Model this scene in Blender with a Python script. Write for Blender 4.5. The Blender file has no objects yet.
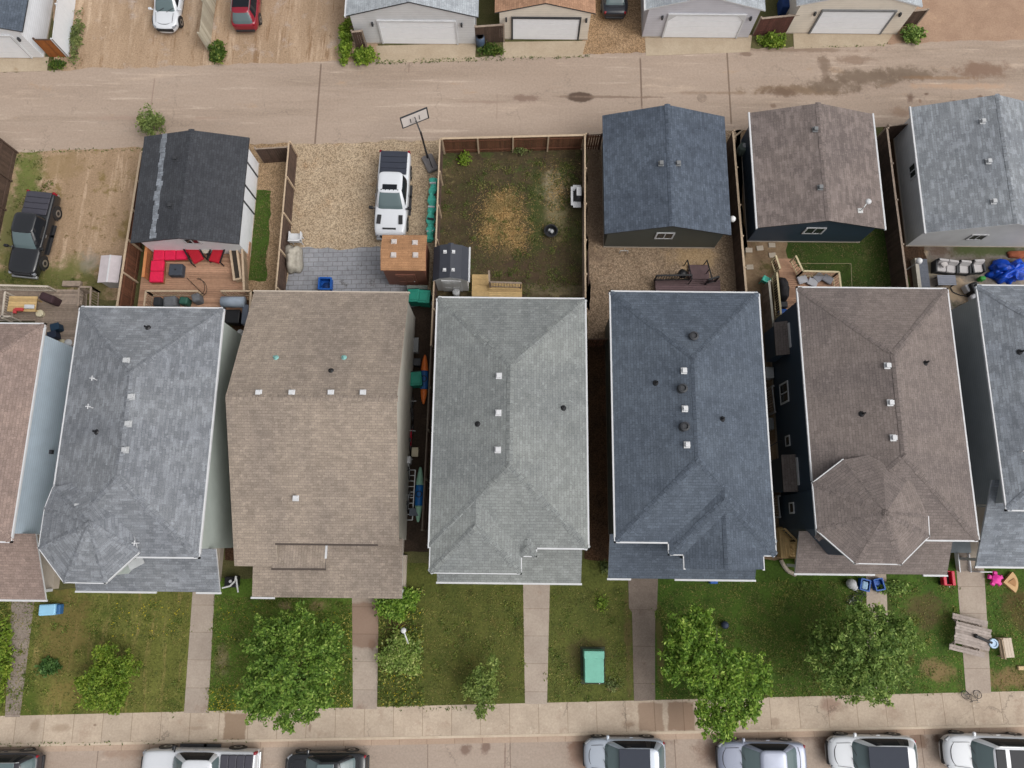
import bpy, math, random
import numpy as np
from mathutils import Vector, Matrix
random.seed(7); rng = np.random.default_rng(7)
sc = bpy.context.scene; COL = sc.collection
R = math.radians
# ------------------------------------------------------------------ camera, sky, sun, exposure
FPX = 711.0; HC = 43.0; TILT = R(12.2); YAW = R(0.6)
cam = bpy.data.objects.new('camera', bpy.data.cameras.new('camera')); COL.objects.link(cam)
cam.location = (0, 0, HC); cam.rotation_euler = (TILT, 0, YAW)
cam.data.sensor_width = 36; cam.data.lens = FPX / 1024 * 36
cam.data.clip_start = 0.5; cam.data.clip_end = 2000
sc.camera = cam
SUN_EL, SUN_AZ = R(52), R(112)
wd = bpy.data.worlds.new('World'); sc.world = wd; wd.use_nodes = True
nt = wd.node_tree; bg = nt.nodes['Background']
sky = nt.nodes.new('ShaderNodeTexSky'); sky.sky_type = 'NISHITA'; sky.sun_disc = False
sky.sun_elevation = SUN_EL; sky.sun_rotation = SUN_AZ; sky.dust_density = 6; sky.air_density = 1.0
hs = nt.nodes.new('ShaderNodeHueSaturation'); hs.inputs['Saturation'].default_value = 0.16
nt.links.new(sky.outputs[0], hs.inputs['Color']); nt.links.new(hs.outputs[0], bg.inputs[0])
bg.inputs[1].default_value = 0.15
sun = bpy.data.objects.new('sun', bpy.data.lights.new('sun', 'SUN')); COL.objects.link(sun)
sun.data.energy = 0.75; sun.data.angle = R(70); sun.data.color = (1, .96, .9)
sd = Vector((math.sin(SUN_AZ) * math.cos(SUN_EL), math.cos(SUN_AZ) * math.cos(SUN_EL), math.sin(SUN_EL)))
sun.rotation_euler = sd.to_track_quat('Z', 'Y').to_euler(); sun.location = sd * 90
sc.view_settings.view_transform = 'Standard'; sc.view_settings.look = 'None'
sc.view_settings.exposure = 0.09; sc.view_settings.gamma = 1
# ------------------------------------------------------------------ photograph -> place
RC = Matrix.Rotation(YAW, 3, 'Z') @ Matrix.Rotation(TILT, 3, 'X')
def ray(px, py): return RC @ Vector(((px - 512) / FPX, -(py - 384) / FPX, -1))
def P(px, py, z=0.0):
    d = ray(px, py); t = (z - HC) / d.z
    return Vector((d.x * t, d.y * t, z))
def PX(px, py, X):
    d = ray(px, py); t = X / d.x
    return Vector((X, d.y * t, HC + d.z * t))
def PY(px, py, Y):
    d = ray(px, py); t = Y / d.y
    return Vector((d.x * t, Y, HC + d.z * t))
def rect(pts, z):
    q = [P(x, y, z) for x, y in pts]     # TL TR BR BL
    return ((q[0].x + q[3].x) / 2, (q[1].x + q[2].x) / 2, (q[2].y + q[3].y) / 2, (q[0].y + q[1].y) / 2)
# ------------------------------------------------------------------ materials
K = 1.15
def S(r, g, b):
    def f(c):
        c /= 255.
        return (c / 12.92 if c <= .04045 else ((c + .055) / 1.055) ** 2.4) / K
    return (f(r), f(g), f(b))
class NT:
    def __init__(s, name):
        s.m = bpy.data.materials.new(name); s.m.use_nodes = True; s.t = s.m.node_tree
        s.b = s.t.nodes['Principled BSDF']; s.tc = s.t.nodes.new('ShaderNodeTexCoord')
    def n(s, typ, ins=None, **kw):
        o = s.t.nodes.new(typ)
        for k, v in kw.items(): setattr(o, k, v)
        for k, v in (ins or {}).items():
            if hasattr(v, 'is_linked'): s.t.links.new(v, o.inputs[k])
            else: o.inputs[k].default_value = v
        return o
    def mapped(s, src, scale=(1, 1, 1), rot=0):
        return s.n('ShaderNodeMapping', {0: s.tc.outputs[src], 'Scale': scale, 'Rotation': (0, 0, rot)}).outputs[0]
    def noise(s, vec, scale, detail=3, rough=.6):
        return s.n('ShaderNodeTexNoise', {'Vector': vec, 'Scale': scale, 'Detail': detail, 'Roughness': rough}).outputs[0]
    def ss(s, v, a, b):
        return s.n('ShaderNodeMapRange', {0: v, 1: a, 2: b, 3: 0., 4: 1.}, interpolation_type='SMOOTHSTEP').outputs[0]
    def math(s, op, a, b=0.0):
        return s.n('ShaderNodeMath', {0: a, 1: b}, operation=op).outputs[0]
    def mix(s, f, a, b, blend='MIX'):
        o = s.n('ShaderNodeMix', data_type='RGBA', blend_type=blend)
        for i, v in ((0, f), (6, a), (7, b)):
            if hasattr(v, 'is_linked'): s.t.links.new(v, o.inputs[i])
            else: o.inputs[i].default_value = (*v, 1) if isinstance(v, tuple) and len(v) == 3 else v
        return o.outputs[2]
    def col(s, c):
        if hasattr(c, 'is_linked'): s.t.links.new(c, s.b.inputs['Base Color'])
        else: s.b.inputs['Base Color'].default_value = (*c, 1)
    def bump(s, h, strength=.3, dist=.02):
        o = s.n('ShaderNodeBump', {'Height': h, 'Strength': strength, 'Distance': dist})
        s.t.links.new(o.outputs[0], s.b.inputs['Normal'])
def mul(c, k): return tuple(max(0, x * k) for x in c)
def M(name, c, rough=.7, var=.12, scale=3., metal=0., spec=.4, coat=0.):
    a = NT(name); a.b.inputs['Roughness'].default_value = rough; a.b.inputs['Metallic'].default_value = metal
    a.b.inputs['Specular IOR Level'].default_value = spec
    a.b.inputs['Coat Weight'].default_value = coat
    if var > 0:
        v = a.tc.outputs['Object']
        f = a.math('ADD', a.math('MULTIPLY', a.noise(v, scale), .6), a.math('MULTIPLY', a.noise(v, scale * 9), .4))
        a.col(a.mix(a.ss(f, .3, .7), mul(c, 1 - var), mul(c, 1 + var)))
    else: a.col(c)
    return a.m
def shingle(name, c, var=.16, blotch=.12, light=None, tab=.32):
    a = NT(name); a.b.inputs['Roughness'].default_value = .92; a.b.inputs['Specular IOR Level'].default_value = .2
    uv = a.tc.outputs['UV']
    br = a.n('ShaderNodeTexBrick', {'Vector': uv, 'Color1': (*mul(c, 1 - var), 1), 'Color2': (*mul(c, 1 + var), 1),
        'Mortar': (*mul(c, .62), 1), 'Scale': 1., 'Mortar Size': .012, 'Mortar Smooth': .5, 'Brick Width': tab, 'Row Height': .15}, offset=.37, offset_frequency=2)
    br2 = a.n('ShaderNodeTexBrick', {'Vector': a.mapped('UV', (1, 1, 1)), 'Color1': (0, 0, 0, 1), 'Color2': (1, 1, 1, 1), 'Mortar': (.5, .5, .5, 1),
        'Scale': 1., 'Mortar Size': .0, 'Brick Width': tab * 1.1, 'Row Height': .25}, offset=.37, offset_frequency=2)
    br3 = a.n('ShaderNodeTexBrick', {'Vector': a.n('ShaderNodeMapping', {0: uv, 'Location': (.13, .15, 0)}).outputs[0], 'Color1': (0, 0, 0, 1), 'Color2': (1, 1, 1, 1), 'Mortar': (.5, .5, .5, 1), 'Scale': 1., 'Mortar Size': .0, 'Brick Width': tab * 1.35, 'Row Height': .2}, offset=.43, offset_frequency=2)
    n1 = a.noise(a.mapped('UV', (1, .55, 1)), 2.1, 5, .7); n2 = a.noise(a.mapped('UV', (1, .4, 1)), .33, 3); n3 = a.noise(uv, 21, 3, .75); n4 = a.noise(a.mapped('UV', (1, .8, 1)), 4.2, 3, .7)
    k = a.mix(a.ss(n1, .3, .7), br.outputs[0], a.mix(1., br.outputs[0], mul((1, 1, 1), 1 - min(.2, blotch * 2.2)), 'MULTIPLY'))
    k = a.mix(a.math('MULTIPLY', a.ss(br2.outputs[0], .45, .8), min(.55, blotch * 2.)), k, mul(c, 1.3 if light is None else light))
    k = a.mix(a.math('MULTIPLY', a.ss(br3.outputs[0], .52, .72), min(.6, blotch * 2.5)), k, mul(c, .68))
    k = a.mix(1., k, a.mix(a.ss(n2, .3, .7), (.88, .88, .89), (1.1, 1.09, 1.07)), 'MULTIPLY')
    k = a.mix(a.math('MULTIPLY', a.ss(n4, .57, .72), .5), k, mul(c, 1.5))
    k = a.mix(1., k, a.mix(a.ss(n3, .25, .75), (.74, .74, .74), (1.26, 1.26, 1.26)), 'MULTIPLY')
    a.col(k); a.bump(br.outputs['Fac'], -.5, .02)
    return a.m
def siding(name, c, var=.05):
    a = NT(name); a.b.inputs['Roughness'].default_value = .55
    w = a.n('ShaderNodeTexWave', {'Vector': a.tc.outputs['Object'], 'Scale': 1.9, 'Distortion': 0.}, bands_direction='Z', wave_profile='SAW')
    n = a.noise(a.tc.outputs['Object'], 1.2)
    k = a.mix(a.ss(n, .3, .7), mul(c, 1 - var), mul(c, 1 + var))
    k = a.mix(a.ss(w.outputs[1], .82, .98), k, mul(c, .72))
    a.col(k); a.bump(w.outputs[1], .35, .03); return a.m
def wood(name, c, var=.22, sc=(1, 1, 1)):
    a = NT(name); a.b.inputs['Roughness'].default_value = .8
    g = a.n('ShaderNodeNewGeometry')
    n = a.noise(a.mapped('Object', sc), 5, 4, .7)
    k = a.mix(a.ss(n, .25, .75), mul(c, 1 - var), mul(c, 1 + var))
    k = a.mix(1., k, a.mix(g.outputs['Random Per Island'], (.78, .76, .74), (1.2, 1.2, 1.2)), 'MULTIPLY')
    a.col(k); return a.m
def leafm(name, c1, c2, c3):
    a = NT(name); a.b.inputs['Roughness'].default_value = .6; a.b.inputs['Specular IOR Level'].default_value = .25
    g = a.n('ShaderNodeNewGeometry'); r = g.outputs['Random Per Island']
    k = a.mix(a.ss(r, .0, .6), c1, c2); k = a.mix(a.ss(r, .7, 1.), k, c3)
    k = a.mix(1., k, a.mix(a.ss(a.noise(a.tc.outputs['Object'], 1.1), .35, .65), (.8, .85, .8), (1.18, 1.12, 1.05)), 'MULTIPLY')
    a.col(k)
    tr = a.n('ShaderNodeBsdfTranslucent', {0: k}); mx = a.n('ShaderNodeMixShader', {0: .3, 1: a.b.outputs[0], 2: tr.outputs[0]})
    a.t.links.new(mx.outputs[0], a.t.nodes['Material Output'].inputs[0]); return a.m
def ground(name, c1, c2, scale=.5, stretch=(1, 1, 1), speck=.12, specks=9., patches=(), stains_and_shade=(), pebble=0., rough=.9, joint=None, cracks=0.):
    """c1/c2 broad mottling; patches=(colour, scale, lo, hi, stretch); stains=(x,y,rx,ry,colour,strength) in metres"""
    a = NT(name); a.b.inputs['Roughness'].default_value = rough; a.b.inputs['Specular IOR Level'].default_value = .15
    o = a.tc.outputs['Object']; mv = a.mapped('Object', stretch)
    k = a.mix(a.ss(a.noise(mv, scale, 5, .65), .3, .7), c1, c2)
    for i, p in enumerate(patches):
        pv = a.n('ShaderNodeMapping', {0: o, 'Location': (17.3 * i + 3, 9.1 * i, i * 5.), 'Scale': p[4] if len(p) > 4 else (1, 1, 1)}).outputs[0]
        k = a.mix(a.ss(a.noise(pv, p[1], 5, .7), p[2], p[3]), k, p[0])
    if pebble:
        vo = a.n('ShaderNodeTexVoronoi', {'Vector': o, 'Scale': 13.})
        g = a.n('ShaderNodeRGBToBW', {0: vo.outputs['Color']}).outputs[0]
        k = a.mix(1., k, a.mix(g, mul((1, 1, 1), 1 - pebble), mul((1, .99, .97), 1 + pebble)), 'MULTIPLY')
        k = a.mix(1., k, a.mix(a.ss(vo.outputs['Distance'], .35, .75), (1, 1, 1), (.6, .58, .56)), 'MULTIPLY')
    n = a.noise(o, specks, 3, .75)
    k = a.mix(1., k, a.mix(a.ss(n, .25, .75), mul((1, 1, 1), 1 - speck), mul((1, 1, 1), 1 + speck)), 'MULTIPLY')
    if stains_and_shade:
        dn = a.noise(o, 1.1, 6, .72); dn = a.math('MULTIPLY', a.math('SUBTRACT', dn, .5), 2.6)
        for (x, y, rx, ry, c, st, *sharp) in stains_and_shade:
            v = a.n('ShaderNodeMapping', {0: o, 'Location': (-x / rx, -y / ry, 0), 'Scale': (1 / rx, 1 / ry, 0)}).outputs[0]
            d = a.n('ShaderNodeVectorMath', {0: v}, operation='LENGTH').outputs['Value']
            if sharp and sharp[0] == 2: f = a.ss(a.math('ADD', d, a.math('MULTIPLY', dn, .3)), 1.08, .75)
            elif sharp:
                ab = a.n('ShaderNodeSeparateXYZ', {0: a.n('ShaderNodeVectorMath', {0: v}, operation='ABSOLUTE').outputs[0]}); f = a.ss(a.math('ADD', a.math('MAXIMUM', ab.outputs[0], ab.outputs[1]), a.math('MULTIPLY', dn, .22)), 1.02, .86)
            else: f = a.ss(a.math('ADD', d, dn), 1.1, .35)
            k = a.mix(a.math('MULTIPLY', f, st), k, c)
    if cracks:
        w = a.n('ShaderNodeTexNoise', {'Vector': o, 'Scale': 1.6, 'Detail': 4., 'Roughness': .65}).outputs['Color']
        dv = a.n('ShaderNodeVectorMath', {0: o, 1: a.n('ShaderNodeVectorMath', {0: w, 'Scale': 1.3}, operation='SCALE').outputs[0]}, operation='ADD').outputs[0]
        ve = a.n('ShaderNodeTexVoronoi', {'Vector': dv, 'Scale': .21}, feature='DISTANCE_TO_EDGE').outputs['Distance']
        f = a.math('MULTIPLY', a.ss(ve, .012, .003), a.ss(a.noise(o, .28, 2), .45, .62))
        k = a.mix(a.math('MULTIPLY', f, cracks), k, (.09, .075, .062))
    if joint:
        br = a.n('ShaderNodeTexBrick', {'Vector': a.tc.outputs['UV'], 'Color1': (.96, .96, .96, 1), 'Color2': (1.05, 1.04, 1.03, 1), 'Mortar': (*joint[3], 1),
            'Scale': 1., 'Mortar Size': joint[2], 'Mortar Smooth': .3, 'Brick Width': joint[0], 'Row Height': joint[1]}, offset=joint[4] if len(joint) > 4 else 0.)
        k = a.mix(1., k, br.outputs[0], 'MULTIPLY')
    a.col(k); a.bump(n, .25, .03); return a.m
# ------------------------------------------------------------------ mesh builder
ORG = {}
class MB:
    def __init__(s): s.v = []; s.f = []; s.m = []; s.uv = {}
    def add(s, vs, fs, m=0):
        n = len(s.v); s.v += [tuple(p) for p in vs]
        for f in fs: s.f.append(tuple(i + n for i in f)); s.m.append(m)
        return s
    def box(s, c, size, rz=0., m=0, rx=0., ry=0., taper=1.):
        Rm = Matrix.Rotation(rz, 3, 'Z') @ Matrix.Rotation(ry, 3, 'Y') @ Matrix.Rotation(rx, 3, 'X'); c = Vector(c)
        vs = []
        for z in (-.5, .5):
            k = taper if z > 0 else 1
            for x, y in ((-.5, -.5), (.5, -.5), (.5, .5), (-.5, .5)):
                vs.append(c + Rm @ Vector((x * size[0] * k, y * size[1] * k, z * size[2])))
        return s.add(vs, [(3, 2, 1, 0), (4, 5, 6, 7), (0, 1, 5, 4), (1, 2, 6, 5), (2, 3, 7, 6), (3, 0, 4, 7)], m)
    def rbox(s, c, size, r=.05, rz=0., m=0):
        c = Vector(c); a, b, h = size[0] / 2, size[1] / 2, size[2]; n = 4; rings = []
        r = min(r, a * .95, b * .95, h * .48)
        for (ins, z) in ((r * .6, 0), (0, r * .6), (0, h - r), (r * .3, h - r * .3), (r, h)):
            ring = []
            for q, (sx, sy) in enumerate(((1, 1), (-1, 1), (-1, -1), (1, -1))):
                for i in range(n + 1):
                    t = (q + i / n) * math.pi / 2
                    rr = r
                    x = sx * (a - rr) + math.cos(t) * max(rr - ins, .001); y = sy * (b - rr) + math.sin(t) * max(rr - ins, .001)
                    ring.append(Vector((x * math.cos(rz) - y * math.sin(rz), x * math.sin(rz) + y * math.cos(rz), z - h / 2)) + c)
            rings.append(ring)
        return s.loft(rings, m, True, True)
    def loft(s, rings, m=0, cap0=False, cap1=False, closed=True):
        k = len(rings[0]); fs = []
        for j in range(len(rings) - 1):
            for i in range(k if closed else k - 1):
                a, b = j * k + i, j * k + (i + 1) % k
                fs.append((a, b, b + k, a + k))
        if cap0: fs.append(tuple(range(k - 1, -1, -1)))
        if cap1: fs.append(tuple((len(rings) - 1) * k + i for i in range(k)))
        return s.add([p for r in rings for p in r], fs, m)
    def bar(s, p0, p1, w, h, m=0):
        p0, p1 = Vector(p0), Vector(p1); d = p1 - p0; L = d.length
        if L < 1e-6: return s
        d /= L; up = Vector((0, 0, 1)) if abs(d.z) < .95 else Vector((0, 1, 0))
        x = d.cross(up).normalized(); u = x.cross(d)
        vs = [p + x * a * w / 2 + u * b * h / 2 for p in (p0, p1) for a, b in ((-1, -1), (1, -1), (1, 1), (-1, 1))]
        return s.add(vs, [(3, 2, 1, 0), (4, 5, 6, 7), (0, 1, 5, 4), (1, 2, 6, 5), (2, 3, 7, 6), (3, 0, 4, 7)], m)
    def tube(s, p0, p1, r0, r1=None, n=8, m=0):
        r1 = r0 if r1 is None else r1; p0, p1 = Vector(p0), Vector(p1); d = (p1 - p0).normalized()
        up = Vector((0, 0, 1)) if abs(d.z) < .95 else Vector((1, 0, 0)); x = d.cross(up).normalized(); y = d.cross(x)
        return s.loft([[p + (x * math.cos(t) + y * math.sin(t)) * r for t in [i * 2 * math.pi / n for i in range(n)]] for p, r in ((p0, r0), (p1, r1))], m, True, True)
    def path(s, pts, r, n=6, m=0):
        for a, b in zip(pts[:-1], pts[1:]): s.tube(a, b, r, r, n, m)
        return s
    def lathe(s, c, prof, n=20, m=0):
        c = Vector(c)
        return s.loft([[c + Vector((r * math.cos(i * 2 * math.pi / n), r * math.sin(i * 2 * math.pi / n), z)) for i in range(n)] for r, z in prof], m, True, True)
    def prism(s, pts, z0, z1, m=0):
        n = len(pts); A = sum(pts[i][0] * pts[(i + 1) % n][1] - pts[(i + 1) % n][0] * pts[i][1] for i in range(n))
        if A < 0: pts = pts[::-1]
        return s.loft([[Vector((p[0], p[1], z)) for p in pts] for z in (z0, z1)], m, True, True)
    def sphere(s, c, r, n=12, m=0, sz=1.):
        return s.lathe(c, [(max(.001, r * math.sin(t)), -r * sz * math.cos(t)) for t in [math.pi * i / 8 for i in range(9)]], n, m)
    def build(s, name, mats, parent=None, smooth=False, sub=0, bevel=0., loc=None, autos=None):
        me = bpy.data.meshes.new(name)
        o = bpy.data.objects.new(name, me); COL.objects.link(o)
        org = Vector((0, 0, 0))
        if parent is not None: o.parent = parent; org = ORG.get(parent.name, org)
        elif loc is not None: org = Vector(loc); o.location = org
        ORG[o.name] = org
        vs = np.array(s.v, dtype=float) - np.array(org) if s.v else np.zeros((0, 3))
        me.from_pydata(vs.tolist(), [], s.f)
        for mm in (mats if isinstance(mats, (list, tuple)) else [mats]): me.materials.append(mm)
        if any(s.m): me.polygons.foreach_set('material_index', s.m)
        if s.uv:
            ul = me.uv_layers.new(name='UVMap')
            for p in me.polygons:
                u = s.uv.get(p.index)
                if u:
                    for li, q in zip(p.loop_indices, u): ul.data[li].uv = q
        if smooth: me.polygons.foreach_set('use_smooth', [True] * len(me.polygons))
        if bevel:
            b = o.modifiers.new('bevel', 'BEVEL'); b.width = bevel; b.segments = 2; b.limit_method = 'ANGLE'
        if sub:
            q = o.modifiers.new('sub', 'SUBSURF'); q.levels = sub; q.render_levels = sub
        me.update(); return o
def thing(name, label, cat, loc=(0, 0, 0), group=None, rz=0., local=False, scale=1.):
    o = bpy.data.objects.new(name, None); COL.objects.link(o); o.empty_display_size = .2
    o.location = loc; o.rotation_euler = (0, 0, rz); o.scale = (scale,) * 3
    ORG[o.name] = Vector((0, 0, 0)) if local else Vector(loc)
    return tag(o, label, cat, group)
def tag(o, label, cat, group=None, kind=None):
    o['label'] = label; o['category'] = cat
    if group: o['group'] = group
    if kind: o['kind'] = kind
    return o
def struct(o, kind='structure', label=None):
    o['kind'] = kind
    if label: o['label'] = label
    return o
def poly(name, pts, z, mat, uvdir=None):
    b = MB(); n = len(pts); A = sum(pts[i][0] * pts[(i + 1) % n][1] - pts[(i + 1) % n][0] * pts[i][1] for i in range(n))
    if A < 0: pts = pts[::-1]
    b.add([(p[0], p[1], z) for p in pts], [tuple(range(n))])
    if uvdir is not None:
        o, d = uvdir; d = Vector(d).normalized(); nn = Vector((-d.y, d.x)); 
        b.uv[0] = [((Vector(p[:2]) - Vector(o)).dot(d), (Vector(p[:2]) - Vector(o)).dot(nn)) for p in pts]
    return struct(b.build(name, mat))
def jagged(pts, amp, step=.4):
    out = []; n = len(pts)
    for i in range(n):
        a, b = Vector(pts[i][:2]), Vector(pts[(i + 1) % n][:2]); L = (b - a).length; m = max(1, min(300, int(L / step))); d = (b - a) / max(L, 1e-6); nn = Vector((-d.y, d.x)); w = 0.
        for j in range(m):
            w = w * .6 + random.uniform(-1, 1) * amp; out.append(a.lerp(b, j / m) + nn * (w if j else 0))
    return [(p.x, p.y, 0) for p in out]
def sheet(name, px, z, mat, jag=.1, **k):
    q = [P(x, y, z) for x, y in px]
    return poly(name, jagged(q, jag) if jag else q, z, mat, **k)
# ------------------------------------------------------------------ palette
white = M('white_trim', S(208, 209, 211), .5, .06)
offwhite = M('off_white', S(205, 206, 205), .6, .06)
black = M('black_paint', (.012, .012, .014), .45, .1)
dkgrey = M('dark_grey', (.035, .037, .042), .6, .15)
grey = M('mid_grey', (.16, .165, .17), .6, .12)
ltgrey = M('light_grey', (.42, .43, .44), .6, .1)
steel = M('steel', (.45, .46, .47), .35, .08, metal=.8)
glass = M('window_glass', (.02, .026, .03), .08, 0, spec=.6)
concrete = M('concrete', S(182, 170, 156), .9, .08, 1.2)
red = M('red_cushion', S(205, 28, 62), .75, .12, 4)
teal = M('teal_plastic', S(28, 132, 112), .5, .12, 2)
turq = M('turquoise_plastic', S(84, 204, 182), .5, .15, 3)
blue = M('blue_plastic', S(22, 88, 172), .5, .14, 3)
soil = M('dark_soil', (.03, .024, .018), .95, .3, 5)
cedar = wood('cedar_boards', S(132, 92, 62)); cedar_d = wood('dark_stained_boards', S(82, 64, 54)); cedar_r = wood('red_stained_boards', S(104, 66, 46))
cap_w = wood('pale_timber', S(186, 165, 140), .12); greywood = wood('weathered_boards', S(150, 134, 120), .2)
deckw = wood('new_deck_boards', S(176, 138, 112), .12); deckp = wood('purple_brown_boards', S(98, 78, 80), .14); yellow_w = wood('yellow_timber', S(196, 166, 116), .12)
# ------------------------------------------------------------------ setting: ground sheets
def st(px, py, rx, ry, c, s, *sh):
    p = P(px, py); return (p.x, p.y, rx, ry, c, s, *sh)
X0, X1 = -140., 140.
def line(p, q, z=0.):
    a, b = P(*p, z), P(*q, z)
    return lambda x: a.y + (b.y - a.y) * (x - a.x) / (b.x - a.x)
kerb = line((0, 747), (1024, 727)); walk = line((0, 716), (1024, 691)); al_s = line((18, 152), (1024, 122)); al_n = line((0, 72), (1024, 40))
def strip(name, fa, fb, z, mat, da=0., db=0., jag=0.):
    pts = [(X0, fa(X0) + da), (-45, fa(-45) + da), (45, fa(45) + da), (X1, fa(X1) + da), (X1, fb(X1) + db), (45, fb(45) + db), (-45, fb(-45) + db), (X0, fb(X0) + db)]
    if jag: pts = jagged(pts, jag)
    return poly(name, pts, z, mat, uvdir=((0, fa(0)), (X1 - X0, fa(X1) - fa(X0))))
g_dirtlawn = ground('lawn_base', S(98, 94, 62), S(80, 82, 50), .6, speck=.3, specks=14, patches=((S(104, 96, 66), .5, .52, .72),))
far = ground('far_ground', S(150, 130, 106), S(112, 110, 74), .12, speck=.15)
struct(poly('ground', [(-700, -700), (700, -700), (700, 700), (-700, 700)], -.16, far))
RD = S(173, 158, 145); RDD = S(128, 108, 96)
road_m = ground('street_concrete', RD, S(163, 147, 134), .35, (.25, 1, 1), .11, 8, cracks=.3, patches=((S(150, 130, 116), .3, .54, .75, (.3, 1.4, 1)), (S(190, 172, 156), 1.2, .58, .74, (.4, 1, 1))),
    stains_and_shade=[st(140, 752, 2.2, .5, S(150, 124, 106), .6), st(310, 742, 3, .3, S(150, 122, 106), .5), st(620, 744, 3.2, .45, S(118, 92, 78), .75), st(580, 756, .8, 1.4, S(140, 112, 96), .7),  # brown marks beside the parked cars mix stains with painted contact shade
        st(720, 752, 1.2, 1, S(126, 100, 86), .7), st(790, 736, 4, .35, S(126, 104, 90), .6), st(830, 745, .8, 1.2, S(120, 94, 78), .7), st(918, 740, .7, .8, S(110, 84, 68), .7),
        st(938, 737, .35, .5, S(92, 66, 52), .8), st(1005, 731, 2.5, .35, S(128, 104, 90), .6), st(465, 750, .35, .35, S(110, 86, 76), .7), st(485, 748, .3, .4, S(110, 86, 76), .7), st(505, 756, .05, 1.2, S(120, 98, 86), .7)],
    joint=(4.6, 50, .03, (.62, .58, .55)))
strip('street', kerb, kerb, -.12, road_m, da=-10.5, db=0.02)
strip('gutter_pan', kerb, kerb, -.112, ground('gutter_concrete', S(186, 166, 148), S(166, 144, 126), .5, (.2, 1, 1), .09, 9, joint=(1.55, 9, .02, (.7, .66, .62))), da=-.32, db=.01)
walk_m = ground('sidewalk_concrete', S(192, 176, 158), S(176, 160, 143), .6, (1, 1, 1), .1, 8, cracks=.45, patches=((S(168, 149, 132), .8, .54, .72), (S(204, 190, 172), 1.8, .58, .74)),
    stains_and_shade=[st(235, 726.5, .66, .74, S(138, 116, 96), .8, 1), st(651, 716.5, .74, .78, S(142, 118, 100), .75, 1), st(681, 716, .78, .78, S(138, 114, 96), .85, 1), st(830, 706, .7, .55, S(146, 120, 106), .75),
        st(630, 724, .5, .25, S(130, 108, 90), .7), st(95, 725, .12, .1, S(120, 98, 82), .7), st(35, 726, .35, .4, S(138, 118, 98), .5), st(60, 728, .6, .25, S(140, 120, 100), .5), st(310, 728, .1, .25, S(130, 108, 92), .6),
        st(775, 722, .3, .25, S(140, 120, 104), .5), st(195, 728, .6, .12, S(150, 130, 112), .5)],
    joint=(1.63, 60, .018, (.6, .56, .52)))
# block of land: lots between kerb and far north, sidewalk slab on it
def kerb_up(x): return kerb(x)
struct(poly('yard_ground', [(X0, kerb(X0)), (X1, kerb(X1)), (X1, 160), (X0, 160)], -.006, g_dirtlawn))
kb = MB(); a0, a1 = Vector((X0, kerb(X0), 0)), Vector((X1, kerb(X1), 0))
kb.bar(a0 + Vector((0, .07, -.073)), a1 + Vector((0, .07, -.073)), .15, .17)
struct(kb.build('kerb', ground('kerb_concrete', S(204, 188, 168), S(188, 170, 150), .8, speck=.06), bevel=.02))
strip('sidewalk', kerb, walk, .012, walk_m, da=.145)
struct(poly('far_sidewalk', [(X0, kerb(X0) - 12.2), (X1, kerb(X1) - 12.2), (X1, kerb(X1) - 10.4), (X0, kerb(X0) - 10.4)], -.02, walk_m))
struct(poly('far_lawn', [(X0, kerb(X0) - 60), (X1, kerb(X1) - 60), (X1, kerb(X1) - 12.2), (X0, kerb(X0) - 12.2)], -.03, g_dirtlawn))
AL = S(174, 156, 141); WET = S(130, 114, 98); WETD = S(118, 102, 88)
alley_m = ground('alley_concrete', AL, S(164, 146, 131), .3, (.22, 1, 1), .11, 7, cracks=.22, patches=((S(152, 135, 120), .35, .5, .72, (.12, 1.3, 1)), (S(190, 172, 156), 1.4, .56, .7, (.1, 1.6, 1)), (S(190, 170, 152), .5, .56, .72, (.2, 1.3, 1)), (S(164, 148, 134), 1.7, .56, .72, (.5, 1, 1)), (S(176, 150, 126), .7, .62, .76, (.4, 1, 1))),
    stains_and_shade=[st(318, 104, .06, 3.3, S(118, 100, 88), .85, 1), st(153, 92, .05, 1.1, S(146, 124, 110), .6, 1), st(641, 82, .06, 2., S(112, 94, 82), .8, 1), st(729, 86, .06, 3., S(116, 98, 84), .8, 1), st(409, 68, .04, .4, S(130, 110, 96), .6, 1), st(497, 106, .04, 1., S(150, 130, 116), .5, 1),
        st(580, 97, .95, .42, S(92, 76, 66), .95, 2), st(525, 98, 1.2, .3, S(130, 108, 96), .8), st(610, 97, 4.2, .13, S(132, 112, 98), .75), st(490, 102, 2.5, .12, S(152, 130, 116), .6),
        st(720, 93, 3.2, .16, S(140, 118, 98), .6), st(800, 90, 4.0, .5, S(120, 98, 76), .75), st(782, 92, 1.4, .42, S(112, 92, 78), .7), st(868, 78, 3.6, .75, WETD, .9), st(905, 74, 2.6, .7, WETD, .85), st(835, 86, 2.8, .6, WETD, .85),
        st(825, 68, .5, 1.4, S(118, 100, 86), .75), st(852, 60, 2, .4, S(136, 114, 98), .7), st(800, 50, 5.5, .22, S(132, 112, 96), .7), st(985, 70, 2.4, .75, S(128, 102, 86), .8), st(940, 78, 3, .18, S(140, 110, 84), .6),
        st(910, 98, .34, .4, S(112, 90, 78), .85), st(980, 97, .25, .22, S(112, 90, 78), .8), st(954, 101, .18, .12, S(120, 96, 82), .7), st(926, 94, .2, .1, S(112, 90, 78), .8), st(920, 101, .15, .18, S(130, 104, 88), .7), st(773, 106, .25, .2, S(120, 98, 84), .7),
        st(902, 112, 1.2, .4, S(146, 122, 104), .7), st(950, 86, 4, .3, S(196, 160, 130), .45), st(745, 54, .5, .2, S(120, 98, 84), .7), st(120, 118, 2.5, .2, S(170, 146, 132), .5), st(205, 118, 1.5, .14, S(166, 142, 126), .5)])
strip('alley', al_s, al_n, .004, alley_m, jag=.09)
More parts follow.
